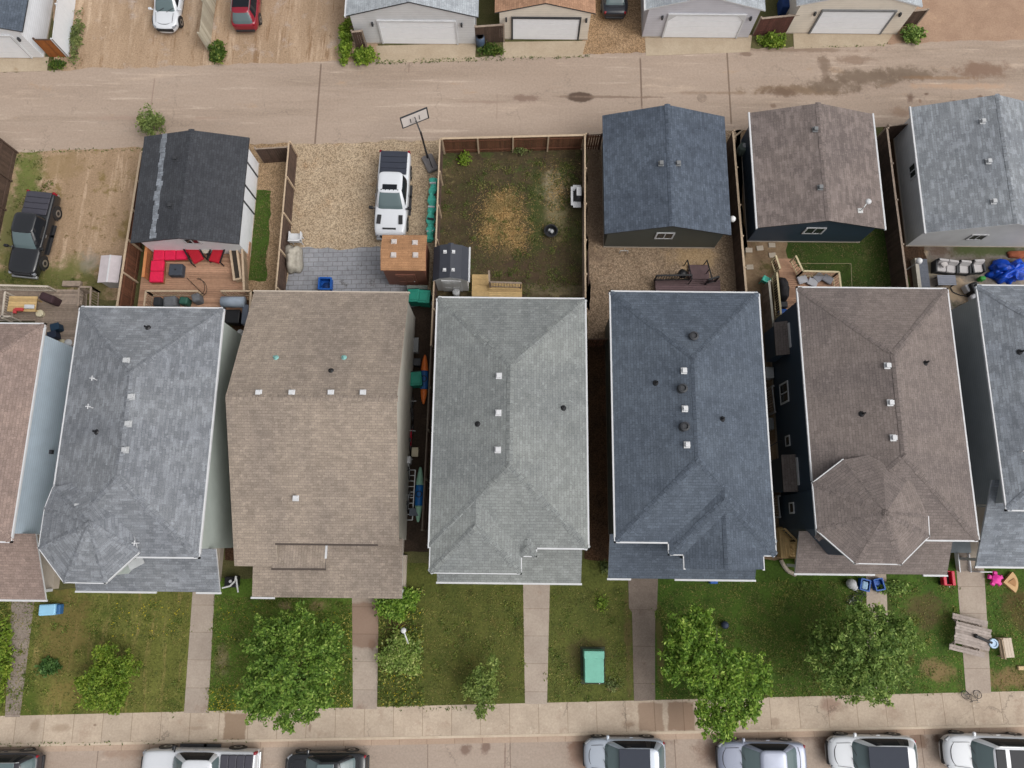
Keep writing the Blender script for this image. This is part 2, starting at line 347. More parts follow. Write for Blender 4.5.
# lots behind the lane (top of the picture) and the parking pads
TR_ = (1.6, .16, 1)
dirt_m = ground('dry_dirt', S(174, 149, 124), S(158, 134, 110), .8, (1, .25, 1), .2, 9, patches=((S(190, 166, 142), 1.1, .5, .66, TR_), (S(140, 112, 86), 1.5, .55, .7, TR_), (S(176, 160, 148), .5, .56, .7), (S(148, 124, 100), 2.2, .58, .7), (S(206, 184, 158), 3.2, .62, .74)))
sheet('dirt_pad', [(57, 78), (380, 67), (350, -120), (45, -120)], .002, dirt_m)
sheet('dirt_pad', [(885, 50), (1060, 45), (1060, -120), (915, -120)], .002, ground('brown_dirt', S(172, 144, 122), S(158, 130, 110), .8, (1, 1, 1), .12, 10, patches=((S(186, 156, 130), .8, .55, .75),)))
gravel_b = ground('brown_gravel', S(176, 148, 118), S(162, 134, 104), .8, speck=.15, specks=6, pebble=.25)
sheet('gravel_pad', [(582, 62), (650, 60), (645, -120), (590, -120)], .002, gravel_b)
sheet('dirt_pad', [(10, 146), (144, 143), (120, 300), (-40, 300)], .002, ground('parking_dirt', S(170, 145, 119), S(152, 128, 103), .8, (1, .3, 1), .2, 9,
    patches=((S(188, 163, 138), 1.2, .52, .68, TR_), (S(134, 114, 78), .55, .54, .66), (S(122, 102, 72), 1.8, .55, .68), (S(204, 182, 154), 3., .62, .75)),
    stains_and_shade=[st(28, 175, 1.3, 2.6, S(96, 112, 50), .85), st(10, 230, 1.2, 4.5, S(104, 108, 62), .85), st(40, 280, 4, 1.3, S(92, 98, 48), .9), st(75, 268, 1.7, 1., S(108, 108, 62), .75), st(60, 165, 2, 1.2, S(140, 118, 84), .6), st(90, 262, .8, .9, S(146, 138, 128), .6), st(95, 290, 1.5, 1.6, S(92, 92, 50), .8)]))
gravel_t = ground('tan_gravel', S(190, 171, 146), S(178, 158, 133), .7, speck=.14, specks=5, pebble=.26, patches=((S(176, 146, 114), .6, .55, .8), (S(206, 186, 160), 1.3, .58, .75)))
sheet('gravel_pad', [(288, 141), (442, 136), (432, 300), (278, 300)], .002, gravel_t)
sheet('dirt_path', [(247, 143), (290, 141), (280, 310), (238, 310)], .002, ground('path_dirt', S(180, 154, 124), S(160, 134, 104), .9, speck=.16, specks=8, pebble=.15))
paver_m = ground('grey_pavers', S(156, 158, 164), S(140, 141, 146), .8, speck=.1, specks=6, patches=((S(110, 108, 108), 1.1, .58, .7),), joint=(.62, .31, .022, (.62, .6, .58), .5))
p0, p1 = P(290, 249), P(382, 247)
sheet('paver_patio', [(290, 249), (384, 248), (436, 305), (283, 305)], .006, paver_m, uvdir=((p0.x, p0.y), (p1.x - p0.x, p1.y - p0.y)))
sheet('dirt_yard', [(441, 146), (586, 146), (590, 310), (432, 310)], .002, ground('rough_yard', S(88, 76, 54), S(70, 62, 46), .9, speck=.34, specks=8,
    patches=((S(70, 80, 42), .55, .52, .64), (S(120, 108, 76), 1.1, .57, .7), (S(66, 54, 44), .8, .54, .68), (S(104, 92, 66), 2.8, .57, .7), (S(60, 60, 36), 2.2, .58, .7)),
    stains_and_shade=[st(502, 224, 1.7, 2.4, S(126, 104, 72), .55), st(470, 215, 1.2, 3.4, S(62, 50, 40), .55), st(545, 255, 1.6, 1.6, S(70, 56, 44), .5), st(553, 188, 1., 1.6, S(160, 148, 122), .75), st(556, 215, 1, 1.4, S(140, 130, 98), .65), st(520, 270, 2.8, .9, S(84, 66, 54), .6), st(560, 290, 3.5, .45, S(128, 116, 92), .6), st(465, 190, 1.2, 3, S(70, 62, 42), .5), st(537, 210, .7, 4., S(58, 76, 32), .6), st(578, 230, .6, 3, S(90, 90, 58), .5)]))
gravel_d = ground('dark_gravel', S(168, 147, 125), S(152, 132, 111), .7, speck=.16, specks=5, pebble=.3, patches=((S(128, 104, 84), .45, .54, .75), (S(186, 162, 134), 1.2, .58, .75)),
    stains_and_shade=[st(595, 190, .9, 6, S(112, 94, 80), .6), st(696, 258, 2.2, 1., S(186, 156, 110), .4), st(735, 260, .6, 3, S(128, 108, 92), .5)])
sheet('gravel_yard', [(587, 132), (742, 128), (748, 345), (586, 345)], .002, gravel_d)
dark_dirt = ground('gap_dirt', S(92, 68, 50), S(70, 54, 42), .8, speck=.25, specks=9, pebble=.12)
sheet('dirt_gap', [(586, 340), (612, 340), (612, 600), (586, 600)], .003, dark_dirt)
sheet('dirt_yard', [(734, 128), (792, 128), (810, 560), (748, 560)], .002, ground('side_dirt', S(150, 128, 102), S(110, 90, 70), .6, speck=.18, specks=8, patches=((S(96, 88, 56), .6, .56, .7),)))
sheet('lawn', [(786, 226), (898, 226), (912, 300), (792, 300)], .005, ground('mown_grass', S(64, 82, 34), S(52, 70, 28), .9, speck=.3, specks=14, patches=((S(104, 104, 62), .8, .58, .72),)))
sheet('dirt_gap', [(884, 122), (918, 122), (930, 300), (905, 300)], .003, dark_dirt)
sheet('concrete_patio', [(905, 240), (1070, 240), (1080, 330), (915, 330)], .002, ground('patio_slab', S(134, 126, 118), S(112, 104, 96), .7, speck=.14, specks=6, patches=((S(176, 156, 130), .5, .56, .7), (S(84, 84, 62), .7, .6, .72)),
    stains_and_shade=[st(960, 292, 1.4, 1., S(196, 172, 144), .8), st(930, 270, .6, .9, S(170, 158, 134), .6), st(985, 250, 4, .55, S(72, 84, 42), .85), st(940, 250, 1.2, .6, S(96, 70, 62), .6), st(1000, 262, 3, .4, S(96, 88, 76), .6)]))
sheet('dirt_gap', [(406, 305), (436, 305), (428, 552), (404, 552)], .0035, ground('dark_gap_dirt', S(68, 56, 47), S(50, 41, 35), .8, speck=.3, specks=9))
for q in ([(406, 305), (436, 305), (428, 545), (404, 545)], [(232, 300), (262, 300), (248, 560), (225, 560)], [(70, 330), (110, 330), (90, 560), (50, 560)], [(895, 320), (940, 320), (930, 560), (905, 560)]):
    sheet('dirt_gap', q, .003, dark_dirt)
sheet('lawn', [(256, 190), (271, 191), (266, 281), (245, 281)], .006, ground('strip_grass', S(78, 100, 40), S(62, 84, 32), 1., speck=.35, specks=9, patches=((S(110, 118, 60), 1.5, .58, .72),)))
def tuft_green(nm, a, b, dead, st_=()): return ground(nm, mul(a, 1.6), mul(b, 1.52), .8, speck=.36, specks=9, patches=((dead, .55, .55, .76), (mul(a, .85), 1.3, .52, .7), (mul(dead, 1.15), 2.6, .58, .74), (mul(b, .8), 3.4, .58, .7)), stains_and_shade=st_)
sheet('lawn', [(-60, 590), (212, 590), (205, 720), (-60, 722)], .004, ground('yellowing_lawn', S(112, 114, 58), S(95, 99, 47), .9, (1, .35, 1), .36, 9,
    patches=((S(142, 126, 80), 1., .52, .7, (2.2, .25, 1)), (S(74, 86, 36), .5, .53, .68), (S(70, 78, 36), 2.8, .56, .7), (S(136, 124, 76), 3.1, .6, .74)),
    stains_and_shade=[st(65, 630, 1.8, 3.4, S(116, 98, 60), .6), st(75, 695, 2.2, 1., S(130, 114, 66), .6), st(28, 700, .6, 1.6, S(76, 92, 34), .7)]), )
sheet('lawn', [(209, 580), (356, 580), (354, 714), (204, 716)], .005, tuft_green('green_lawn', S(72, 92, 34), S(60, 80, 28), S(112, 106, 56), [st(222, 660, .5, .9, S(140, 120, 98), .6), st(285, 606, .5, .35, S(158, 138, 106), .8), st(318, 606, .6, .4, S(140, 118, 90), .7)]))
sheet('lawn', [(376, 560), (526, 572), (526, 706), (376, 709)], .004, tuft_green('brownish_lawn', S(74, 76, 36), S(62, 68, 30), S(96, 86, 46), [st(398, 640, 1., 1.6, S(58, 48, 32), .7), st(395, 625, .7, .5, S(88, 70, 50), .7), st(510, 700, 1., .5, S(84, 92, 44), .6)]))
sheet('lawn', [(547, 560), (634, 560), (636, 704), (547, 705)], .005, tuft_green('brownish_lawn_b', S(76, 80, 38), S(64, 70, 32), S(100, 92, 52), [st(592, 650, 1.6, .8, S(84, 70, 48), .6), st(575, 660, .7, 1.6, S(92, 86, 54), .6), st(613, 686, .35, .3, S(172, 138, 108), .7), st(628, 640, .25, 3, S(104, 88, 60), .6)]))
sheet('lawn', [(655, 560), (886, 560), (886, 698), (655, 702)], .004, tuft_green('dark_lawn', S(56, 76, 26), S(48, 66, 22), S(72, 78, 36), [st(660, 650, .25, 3, S(104, 88, 60), .6)]))
sheet('lawn', [(884, 560), (1100, 560), (1110, 694), (884, 698)], .005, tuft_green('patchy_lawn', S(62, 84, 30), S(50, 70, 26), S(110, 96, 62), [st(925, 612, 1.4, 1.2, S(96, 72, 56), .65), st(937, 672, 1.2, .8, S(144, 116, 86), .7), st(1012, 680, 2.2, .7, S(142, 112, 84), .75), st(1018, 610, 1., 1.4, S(96, 70, 50), .7), st(890, 630, .4, 3, S(70, 60, 40), .5)]))
path_m = ground('walkway_concrete', S(176, 163, 150), S(164, 150, 138), .7, speck=.1, specks=9, patches=((S(152, 132, 118), .6, .58, .75),), stains_and_shade=[st(372, 645, .25, .45, S(132, 108, 92), .8), st(365, 625, 1.5, 1.3, S(138, 112, 96), .75, 1)], joint=(40, 1.5, .016, (.66, .62, .58)))
path_d = ground('aggregate_concrete', S(134, 122, 112), S(120, 108, 99), .9, speck=.18, specks=12, patches=((S(112, 98, 88), .7, .58, .74),), joint=(40, 2., .02, (.7, .66, .62)))
path_r = ground('gritty_concrete', S(152, 140, 130), S(132, 120, 111), .9, speck=.18, specks=12, joint=(40, 2., .016, (.7, .66, .62)))
def path(pts, m, kind='path', z=.016):
    q = [P(x, y, 0) for x, y in pts]; b = MB(); b.prism([(p.x, p.y) for p in q], -.005, z)
    for i in range(len(b.f)): b.uv[i] = [(b.v[j][0] + 20, b.v[j][1] + 40) for j in b.f[i]]
    return struct(b.build(kind, m))
path([(12, 598), (35, 598), (20, 717), (5, 717)], path_r); path([(193, 588), (215, 588), (208, 713), (184, 713)], path_m)
path([(352, 590), (379, 590), (377, 709), (353, 709)], path_m); path([(523, 578), (550, 578), (547, 704), (525, 704)], path_m)
path([(628, 574), (658, 574), (657, 608), (655, 612), (655, 700), (634, 701), (632, 612), (629, 608)], path_d)
path([(866, 572), (886, 572), (890, 697), (868, 698)], path_m); path([(955, 552), (983, 552), (991, 693), (966, 694)], path_m)
apron_m = ground('apron_concrete', S(184, 168, 146), S(172, 155, 133), .6, speck=.08, specks=8, patches=((S(160, 138, 112), .7, .6, .76),))
for q in ([(-60, 59), (49, 57), (47, 71), (-60, 74)], [(376, 46), (476, 43), (475, 61), (380, 63)], [(503, 42), (586, 41), (582, 57), (504, 58)], [(645, 38), (752, 35), (750, 52), (646, 56)], [(793, 31), (897, 28), (885, 46), (794, 49)]):
    path(q, apron_m, 'driveway', .02)
# ------------------------------------------------------------------ roofs
def roof_mesh(b, faces, th=.14):
    """closed shell: shingled top, fascia edge and soffit (slot 1); UV in metres along eave / up slope"""
    key = lambda p: (round(p[0], 3), round(p[1], 3), round(p[2], 3)); cnt = {}
    for f in faces:
        f = [Vector(p) for p in f]; n = (f[1] - f[0]).cross(f[2] - f[0])
        if n.z < 0: f = f[::-1]; n = -n
        n.normalize(); u = Vector((0, 0, 1)).cross(n); u = u.normalized() if u.length > 1e-4 else Vector((1, 0, 0)); v = n.cross(u)
        i = len(b.f); b.add(f, [tuple(range(len(f)))]); b.uv[i] = [(p.dot(u) + 50, p.dot(v) + 50) for p in f]
        b.add([p - Vector((0, 0, th)) for p in f[::-1]], [tuple(range(len(f)))], 1)
        for p, q in zip(f, f[1:] + f[:1]): cnt.setdefault(tuple(sorted((key(p), key(q)))), []).append((p, q))
    edges = [e[0] for e in cnt.values() if len(e) == 1]
    for p, q in edges:
        d = Vector((0, 0, th)); b.add([p - d, q - d, q, p], [(0, 1, 2, 3)], 1)
    return edges
def caps(b, p0, p1, slope=.36):
    p0, p1 = Vector(p0), Vector(p1); d = p1 - p0; L = d.length; d /= L; s = Vector((-d.y, d.x, 0)).normalized() * .17; n = max(1, int(L / .26)); slope = slope * (.72 if abs(d.z) > .1 else 1.)
    for i in range(n):
        a = p0 + d * (i * L / n) + Vector((0, 0, .006)); e = p0 + d * ((i + 1.25) * L / n) + Vector((0, 0, .018 + random.random() * .008))
        w = s * (1 + random.uniform(-.1, .1)); dz = Vector((0, 0, -.17 * slope + .004))
        for sg in (1, -1):
            j = len(b.f); q = [a, e, e + w * sg + dz, a + w * sg + dz]; q = q if sg < 0 else q[::-1]
            b.add(q, [(0, 1, 2, 3)]); o = random.random() * 9; b.uv[j] = [(o, o), (o, o + .2), (o + .2, o + .2), (o + .2, o)]
def hip(x0, x1, y0, y1, ze, s, gN=False, gS=False):
    """ridge along y; returns faces, ridge/hip lines, height function"""
    w = (x1 - x0) / 2; xm = (x0 + x1) / 2; zr = ze + s * w; a = y0 if gS else y0 + w; c = y1 if gN else y1 - w
    A, B_, C_, D = (x0, y0, ze), (x1, y0, ze), (x1, y1, ze), (x0, y1, ze); r0, r1 = (xm, a, zr), (xm, c, zr)
    fs = [[A, r0, r1, D], [B_, C_, r1, r0]]; ln = [(r0, r1)]
    if not gS: fs.append([A, B_, r0]); ln += [(A, r0), (B_, r0)]
    if not gN: fs.append([C_, D, r1]); ln += [(C_, r1), (D, r1)]
    def hz(x, y):
        d = min(x - x0, x1 - x)
        if not gS: d = min(d, y - y0)
        if not gN: d = min(d, y1 - y)
        return ze + s * max(0, d)
    return fs, ln, hz
def onroof(px, py, hz, z=6.):
    for _ in range(8): p = P(px, py, z); z = .5 * z + .5 * hz(p.x, p.y)
    p = P(px, py, z); return p
def vent(parent, p, kind, mats=None):
    b = MB(); x, y, z = p
    if kind == 'box':
        b.box((x, y, z + .04), (.34, .34, .02)); b.box((x, y, z + .1), (.2, .2, .16)); b.box((x, y, z + .2), (.25, .25, .05), taper=.9)
        return b.build('roof_vent', mats or white, parent)
    if kind == 'pipe':
        b.lathe((x, y, z), [(.17, -.02), (.12, .05), (.055, .1), (.05, .36), (.035, .36), (.035, .25)], 10); return b.build('vent_pipe', mats or black, parent)
    if kind == 'turbine':
        b.lathe((x, y, z), [(.27, -.05), (.18, .1), (.15, .14), (.24, .18), (.24, .26), (.15, .3), (.14, .22), (.02, .22)], 18); return b.build('roof_vent', mats or dkgrey, parent)
    if kind == 'cross':
        b.tube((x, y, z), (x, y, z + .5), .03); b.bar((x - .13, y, z + .45), (x + .13, y, z + .45), .04, .04); b.bar((x, y - .13, z + .45), (x, y + .13, z + .46), .04, .04); return b.build('antenna', mats or white, parent)
def gutter(parent, segs, mat=None, ze=0, name='gutter'):
    b = MB()
    for p, q in segs:
        p, q = Vector(p), Vector(q); d = (q - p).normalized()
        b.bar(p - d * .05, q + d * .05, .1, .12)
    return b.build(name, mat or white, parent)
def window(parent, c, w, h, ax, sgn, fr=None, mull=True):
    """ax: 'x' = wall facing +-x, 'y' = wall facing +-y"""
    c = Vector(c); n = Vector((sgn, 0, 0)) if ax == 'x' else Vector((0, sgn, 0)); u = Vector((0, 1, 0)) if ax == 'x' else Vector((1, 0, 0)); z = Vector((0, 0, 1)); t = .09
    f = MB(); q = c + n * .02; t = min(.09, h * .13)
    for sg in (-1, 1):
        f.bar(q + u * sg * w / 2 - z * h / 2, q + u * sg * w / 2 + z * h / 2, *((.05, t) if ax == 'y' and False else (t, t))); f.bar(q - u * (w / 2 + t / 2) + z * sg * h / 2, q + u * (w / 2 + t / 2) + z * sg * h / 2, .05, t)
    if mull: f.bar(q - z * h / 2, q + z * h / 2, .05, .06)
    fo = f.build('window', fr or white, parent)
    g = MB(); g.bar(c + n * .015 - z * (h / 2 - .02), c + n * .015 + z * (h / 2 - .02), *((.02, w - .04) if ax == 'x' else (w - .04, .02)))
    g.build('pane', glass, fo); return fo
def door(parent, c, w, h, sgn, mat):
    c = Vector(c); b = MB(); b.box(c + Vector((0, sgn * .03, 0)), (w, .06, h)); 
    for k in (-.22, .22):
        for j in (-.25, .2): b.box(c + Vector((k * w, sgn * .065, j * h)), (w * .32, .02, h * .3))
    d = b.build('door', mat, parent); k = MB(); k.sphere(c + Vector((w * .38, sgn * .12, -.05)), .04, 8); k.build('handle', steel, d); return d
def walls(parent, r, z1, mat, ov=.42, z0=.35):
    x0, x1, y0, y1 = r; b = MB(); b.box(((x0 + x1) / 2, (y0 + y1) / 2, (z0 + z1) / 2), (x1 - x0 - 2 * ov, y1 - y0 - 2 * ov, z1 - z0)); b.build('wall', mat, parent)
    f = MB(); f.box(((x0 + x1) / 2, (y0 + y1) / 2, z0 / 2 - .05), (x1 - x0 - 2 * ov - .06, y1 - y0 - 2 * ov - .06, z0 + .096)); f.build('foundation', concrete, parent)
def front(parent, r, ov, wm, n=2, two=True, dx=.25):
    x0, x1, y0, y1 = r; y = y0 + ov; w = x1 - x0
    door(parent, (x0 + w * (1 - dx), y, 1.65), .95, 2.1, -1, wm)
    for z in ((1.7, 4.5) if two else (1.7,)):
        window(parent, (x0 + w * .32, y, z), 1.5, 1.2, 'y', -1)
        if z > 3: window(parent, (x0 + w * .72, y, z), 1.2, 1.2, 'y', -1)
    for z in ((1.7, 4.5) if two else (1.7,)):
        window(parent, (x0 + w * .3, y1 - ov, z), 1.3, 1.1, 'y', 1); window(parent, (x0 + w * .7, y1 - ov, z), 1.3, 1.1, 'y', 1)
# ------------------------------------------------------------------ houses
OV = .42
RM = dict(h1=shingle('brown_shingles', S(150, 132, 124), .12, .08), h2=shingle('mottled_grey_shingles', S(134, 138, 144), .18, .2, tab=.4), h3=shingle('tan_shingles', S(157, 144, 132), .13, .08),
    h4=shingle('silver_shingles', S(139, 143, 142), .12, .07), h5=shingle('slate_shingles', S(93, 102, 114), .14, .09), h6=shingle('umber_shingles', S(128, 118, 114), .12, .07), h7=shingle('pale_slate_shingles', S(136, 142, 150), .2, .22, tab=.42),
    g1=shingle('charcoal_shingles', S(70, 72, 77), .16, .06), g1p=shingle('faded_shingles', S(140, 146, 154), .3, .3), g2=shingle('blue_grey_shingles', S(88, 97, 110), .22, .12), g3=shingle('taupe_shingles', S(130, 119, 115), .16, .2, tab=.4), g4=shingle('mottled_pale_shingles', S(144, 149, 155), .2, .24, tab=.42),
    t1=shingle('light_grey_shingles', S(172, 178, 184), .14, .14), t2=shingle('orange_tan_shingles', S(176, 138, 112), .14, .12), shed=shingle('cedar_tone_shingles', S(174, 132, 98), .1, .08, tab=.6))
WM = dict(blue=siding('ice_blue_siding', S(206, 222, 236)), sage=siding('grey_green_siding', S(176, 184, 178)), cream=siding('cream_siding', S(206, 202, 192)), grey=siding('pale_grey_siding', S(186, 190, 190)), navy=siding('navy_siding', S(50, 68, 86)),
    char=siding('charcoal_green_siding', S(78, 84, 80)), lgrey=siding('light_grey_siding', S(220, 221, 223)), lilac=siding('lilac_grey_siding', S(206, 206, 214)), bone=siding('bone_siding', S(240, 230, 215)), whites=siding('white_siding', S(240, 242, 246)), rust=siding('red_brown_siding', S(134, 88, 72)))
def ext(parent, px, ze, s, y0m, rm, gS=False, d=.012, trim=True):
    """front extension of a hip roof that dies into the main roof behind it"""
    r = rect(px, ze); w = r[1] - r[0]; fs, ln, hz = hip(r[0], r[1], r[2], y0m + w / 2, ze + d, s, True, gS)
    b = MB(); roof_mesh(b, fs); o = b.build('front_roof', [parent['rm'], white] if False else [rm, white], parent)
    c = MB(); [caps(c, p, q) for p, q in ln]; c.build('ridge_cap', rm, o)
    if trim: gutter(o, [((r[0], y0m - .02, ze - .05), (r[0], r[2], ze - .05)), ((r[1], y0m - .02, ze - .05), (r[1], r[2], ze - .05))] + ([] if gS else [((r[0], r[2], ze - .05), (r[1], r[2], ze - .05))]))
    b = MB(); b.box(((r[0] + r[1]) / 2, (r[2] + OV + y0m + OV + .3) / 2, ze / 2 + .1), (w - 2 * OV, y0m - r[2] + .3, ze - .3)); b.build('bay_wall', parent_wall[parent.name], parent)
    return r
parent_wall = {}
def porch(parent, pl, pr, zf, yb, rm, s=.48, posts=True, edge=True, side=True):
    a, c = P(*pl, zf), P(*pr, zf); y = (a.y + c.y) / 2; x0, x1 = a.x, c.x; zb = zf + s * (yb - y)
    b = MB(); roof_mesh(b, [[(x0, y, zf), (x1, y, zf), (x1, yb, zb), (x0, yb, zb)]], .12); o = b.build('porch_roof', [rm, white], parent)
    for e0, e1 in ([(0, edge)] if not isinstance(edge, list) else edge): gutter(o, [((x0 + (x1 - x0) * e0, y - .05, zf - .05), (x0 + (x1 - x0) * e1, y - .05, zf - .05))])
    f = MB(); f.box(((x0 + x1) / 2, (y + yb) / 2 + .2, .28), (x1 - x0 - 2.2, yb - y - .4, .56)); f.build('porch_floor', concrete, parent)
    if posts:
        for k in (.06, .5, .86): q = MB(); q.box((x0 + (x1 - x0) * k, y + .35, (zf + .45) / 2), (.16, .16, zf - .6)); q.build('post', white, parent)
    q = MB(); sx = x0 + (x1 - x0) * .75
    for i in range(3): q.box((sx, y + 1. - i * .28, .1 + (2 - i) * .14 - .02), (1.3, .3, .2 + (2 - i) * .1 - .05))
    q.build('step', concrete, parent); return (x0, x1, y, yb)
def house(label, px, ze, s, wm, rm, vents=(), skip=(), **k):
    r = rect(px, ze); x0, x1, y0, y1 = r
    t = thing('house', label, 'house', ((x0 + x1) / 2, (y0 + y1) / 2, 0), 'houses in the row'); parent_wall[t.name] = wm
    walls(t, r, ze - .05, wm)
    fs, ln, hz = hip(x0, x1, y0, y1, ze, s); b = MB(); roof_mesh(b, fs); ro = b.build('roof', [rm, white], t)
    c = MB(); [caps(c, p, q) for p, q in ln]; c.build('ridge_cap', rm, ro)
    z = ze - .05; yS = y0 + k.get('cut', 0)
    E = dict(N=((x0, y1, z), (x1, y1, z)), W=((x0, y0 + k.get('cutW', 0), z), (x0, y1, z)), E=((x1, y0, z), (x1, y1, z)), S=((x0 + k.get('sx', 0) * (x1 - x0), y0, z), (x0 + k.get('sx1', 1.) * (x1 - x0), y0, z)))
    gutter(ro, [v for kk, v in E.items() if kk not in skip])
    for vx, vy, kind in vents: vent(ro, onroof(vx, vy, hz), kind, ltgrey if (rm is RM['h2'] and kind == 'box') else None)
    front(t, r, OV, white if wm is not WM['blue'] else offwhite)
    return t, r, hz, ro
def bay(parent, ro, px, back, apex, ze, rise, rm, y0m):
    """faceted bay roof: eave outline in plan, apex, closed at the back inside the main roof"""
    q = [P(x, y, ze) for x, y in px]; bk = [P(x, y, z) for x, y, z in back]; ap = P(*apex, ze + rise)
    ring = [(p.x, p.y, p.z + .015) for p in q] + [(p.x, p.y, p.z) for p in bk]; n = len(ring)
    b = MB(); roof_mesh(b, [[ring[i], ring[(i + 1) % n], (ap.x, ap.y, ap.z)] for i in range(n)], .13); o = b.build('bay_roof', [rm, white], parent)
    c = MB(); [caps(c, ring[i], (ap.x, ap.y, ap.z)) for i in range(len(q))]; c.build('ridge_cap', rm, o)
    gutter(o, [(Vector(ring[i]) - Vector((0, 0, .07)), Vector(ring[i + 1]) - Vector((0, 0, .07))) for i in range(len(q) - 1)])
    cx = sum(p.x for p in q) / len(q); cy = sum(p.y for p in q) / len(q)
    w = MB(); w.prism([(cx + (p.x - cx) * .78, cy + (p.y - cy) * .84) for p in q], .1, ze - .06); w.build('bay_wall', parent_wall[parent.name], parent)
# row of seven
h1, r1, _, _ = house('brown-roofed two storey house with ice blue side wall at the left end of the row', [(-110, 323), (43, 323), (13, 541), (-165, 541)], 5.8, .36, WM['blue'], RM['h1'])
porch(h1, (-110, 599), (46, 599), 2.8, r1[2] + OV, RM['h1'], edge=1.)
b = MB(); q = PX(50, 452, r1[1] - OV); b.box(q + Vector((.08, 0, 0)), (.16, .22, .2)); b.build('dryer_vent', dkgrey, h1)
h2, r2, z2, ro2 = house('mottled grey roofed house with a faceted bay roof at its front left corner', [(80, 307), (222, 308), (201, 557), (44, 557)], 5.9, .34, WM['sage'], RM['h2'],
    [(132, 397, 'box'), (129, 424, 'box'), (126, 450, 'box'), (127, 361, 'box'), (79, 506, 'box'), (97, 380, 'cross'), (93, 408, 'cross'), (97, 432, 'pipe'), (148, 328, 'pipe'), (139, 543, 'cross')], sx=.6, cutW=3.4)
bay(h2, ro2, [(53, 488), (45, 508), (39, 548), (64, 582), (105, 583), (138, 553)], [(128, 512, 6.35), (98, 474, 6.35)], (88, 524), 6.2, .95, RM['h2'], r2[2])
b = MB(); p = P(136, 563, 4.6); b.box(p, (.8, .42, .05), rz=.5); b.build('bay_soffit', ltgrey, h2)
porch(h2, (76, 591), (220, 592), 2.8, r2[2] + OV, RM['h2'], edge=[(0, .55), (.84, 1)])
h4, r4, z4, ro4 = house('silver grey hip roofed house with three white vents beside the weedy back yard', [(436, 298), (586, 298), (588, 548), (430, 548)], 5.9, .31, WM['cream'], RM['h4'],
    [(499, 376, 'box'), (498.5, 413, 'box'), (498, 450, 'box'), (478, 424, 'pipe'), (563, 408, 'pipe')], sx=.6)
ext(h4, [(430, 548), (521, 548), (521, 573), (430, 573)], 5.9, .31, r4[2], RM['h4'])
ext(h4, [(519, 546), (536, 546), (536, 556), (519, 556)], 5.9, .31, r4[2], RM['h4'], d=.03)
porch(h4, (437, 582), (581, 583), 2.8, r4[2] + OV, RM['h4'], edge=1.)
h5, r5, z5, ro5 = house('dark slate roofed house with round vents between white box vents', [(611, 292), (760, 292), (774, 543), (614, 543)], 5.9, .34, WM['char'], RM['h5'],
    [(684, 371, 'box'), (685, 409, 'box'), (687, 445, 'box'), (682, 389, 'turbine'), (684, 427, 'turbine'), (693, 337, 'turbine'), (656, 383, 'pipe'), (722, 419, 'pipe')], sx1=.36)
ext(h5, [(669, 543), (775, 543), (776, 555), (669, 555)], 5.9, .34, r5[2], RM['h5'])
ext(h5, [(684, 543), (763, 543), (763, 569), (684, 569)], 5.9, .34, r5[2], RM['h5'], True, .024)
porch(h5, (608, 578), (755, 580), 2.8, r5[2] + OV, RM['h5'], edge=[(0, .15), (.46, 1)])
h6, r6, z6, ro6 = house('umber brown roofed house with navy blue siding and faceted front bay', [(797, 288), (950, 288), (976, 540), (817, 540)], 5.9, .36, WM['navy'], RM['h6'],
    [(887, 366, 'box'), (890, 403, 'box'), (893, 438, 'box'), (862, 414, 'pipe'), (925, 363, 'pipe')], sx=.66, cutW=3.)
bay(h6, ro6, [(843, 460), (813, 483), (817, 530), (855, 563), (901, 564), (929, 536), (928, 517)], [(910, 476, 6.9), (882, 452, 6.85)], (886, 513), 6.75, 1.15, RM['h6'], r6[2])
porch(h6, (795, 573), (947, 575), 2.8, r6[2] + OV, RM['h6'], edge=[(0, .52), (.85, 1)])
xw = r6[0] + OV
bq = [P(x, y, 6.75).x for x, y in ((843, 460), (813, 483), (817, 530), (855, 563), (901, 564), (929, 536), (928, 517))]; bcx = sum(bq) / 7; xbay = min(bcx + (bq[1] - bcx) * .78, bcx + (bq[2] - bcx) * .78) - .02
for (cx_, cy_, w_, h_, m_) in ((784.5, 393, 1.15, 1.2, True), (788, 441, .55, .6, False), (792, 508, .55, .6, False)):
    c = PX(cx_, cy_, xw if cy_ < 480 else xbay); window(h6, c, w_, h_, 'x', -1, None, m_)
for (a, c_) in (((786, 322), (787, 356)), ((793, 455), (796, 492))):
    p, q = PX(*a, xw), PX(*c_, xw); zc = (p.z + q.z) / 2; y0_, y1_ = min(p.y, q.y), max(p.y, q.y)
    b = MB(); b.box((xw - .28, (y0_ + y1_) / 2, zc - 1.0), (.56, y1_ - y0_ - .2, 2.)); bo = b.build('bump_out', WM['navy'], h6)
    b = MB(); roof_mesh(b, [[(xw - .68, y0_, zc), (xw - .68, y1_, zc), (xw, y1_, zc + .34), (xw, y0_, zc + .34)]], .1); b.build('bump_out_roof', [RM['h6'], dkgrey], bo)
    b = MB(); b.bar((xw - .03, y0_ + .35, zc + .55), (xw - .03, y1_ - .2, zc + .55), .06, .2); b.build('flashing', white, bo)
b = MB(); p = PX(780, 475, xw); b.box(p, (.16, .3, .2)); b.build('wall_vent', white, h6)
h7, r7, z7, ro7 = house('pale slate roofed house with a grey side wall at the right end of the row', [(979, 286), (1125, 286), (1152, 511), (1004, 511)], 5.9, .42, WM['grey'], RM['h7'], [(1020, 352, 'pipe'), (1019, 452, 'cross')])
pz = porch(h7, (976, 567), (1120, 567), 2.8, r7[2] + OV + 1.2, RM['h7'], s=.5, edge=1.)
b = MB(); p = P(962, 553, .9); q = P(963, 571, .1)
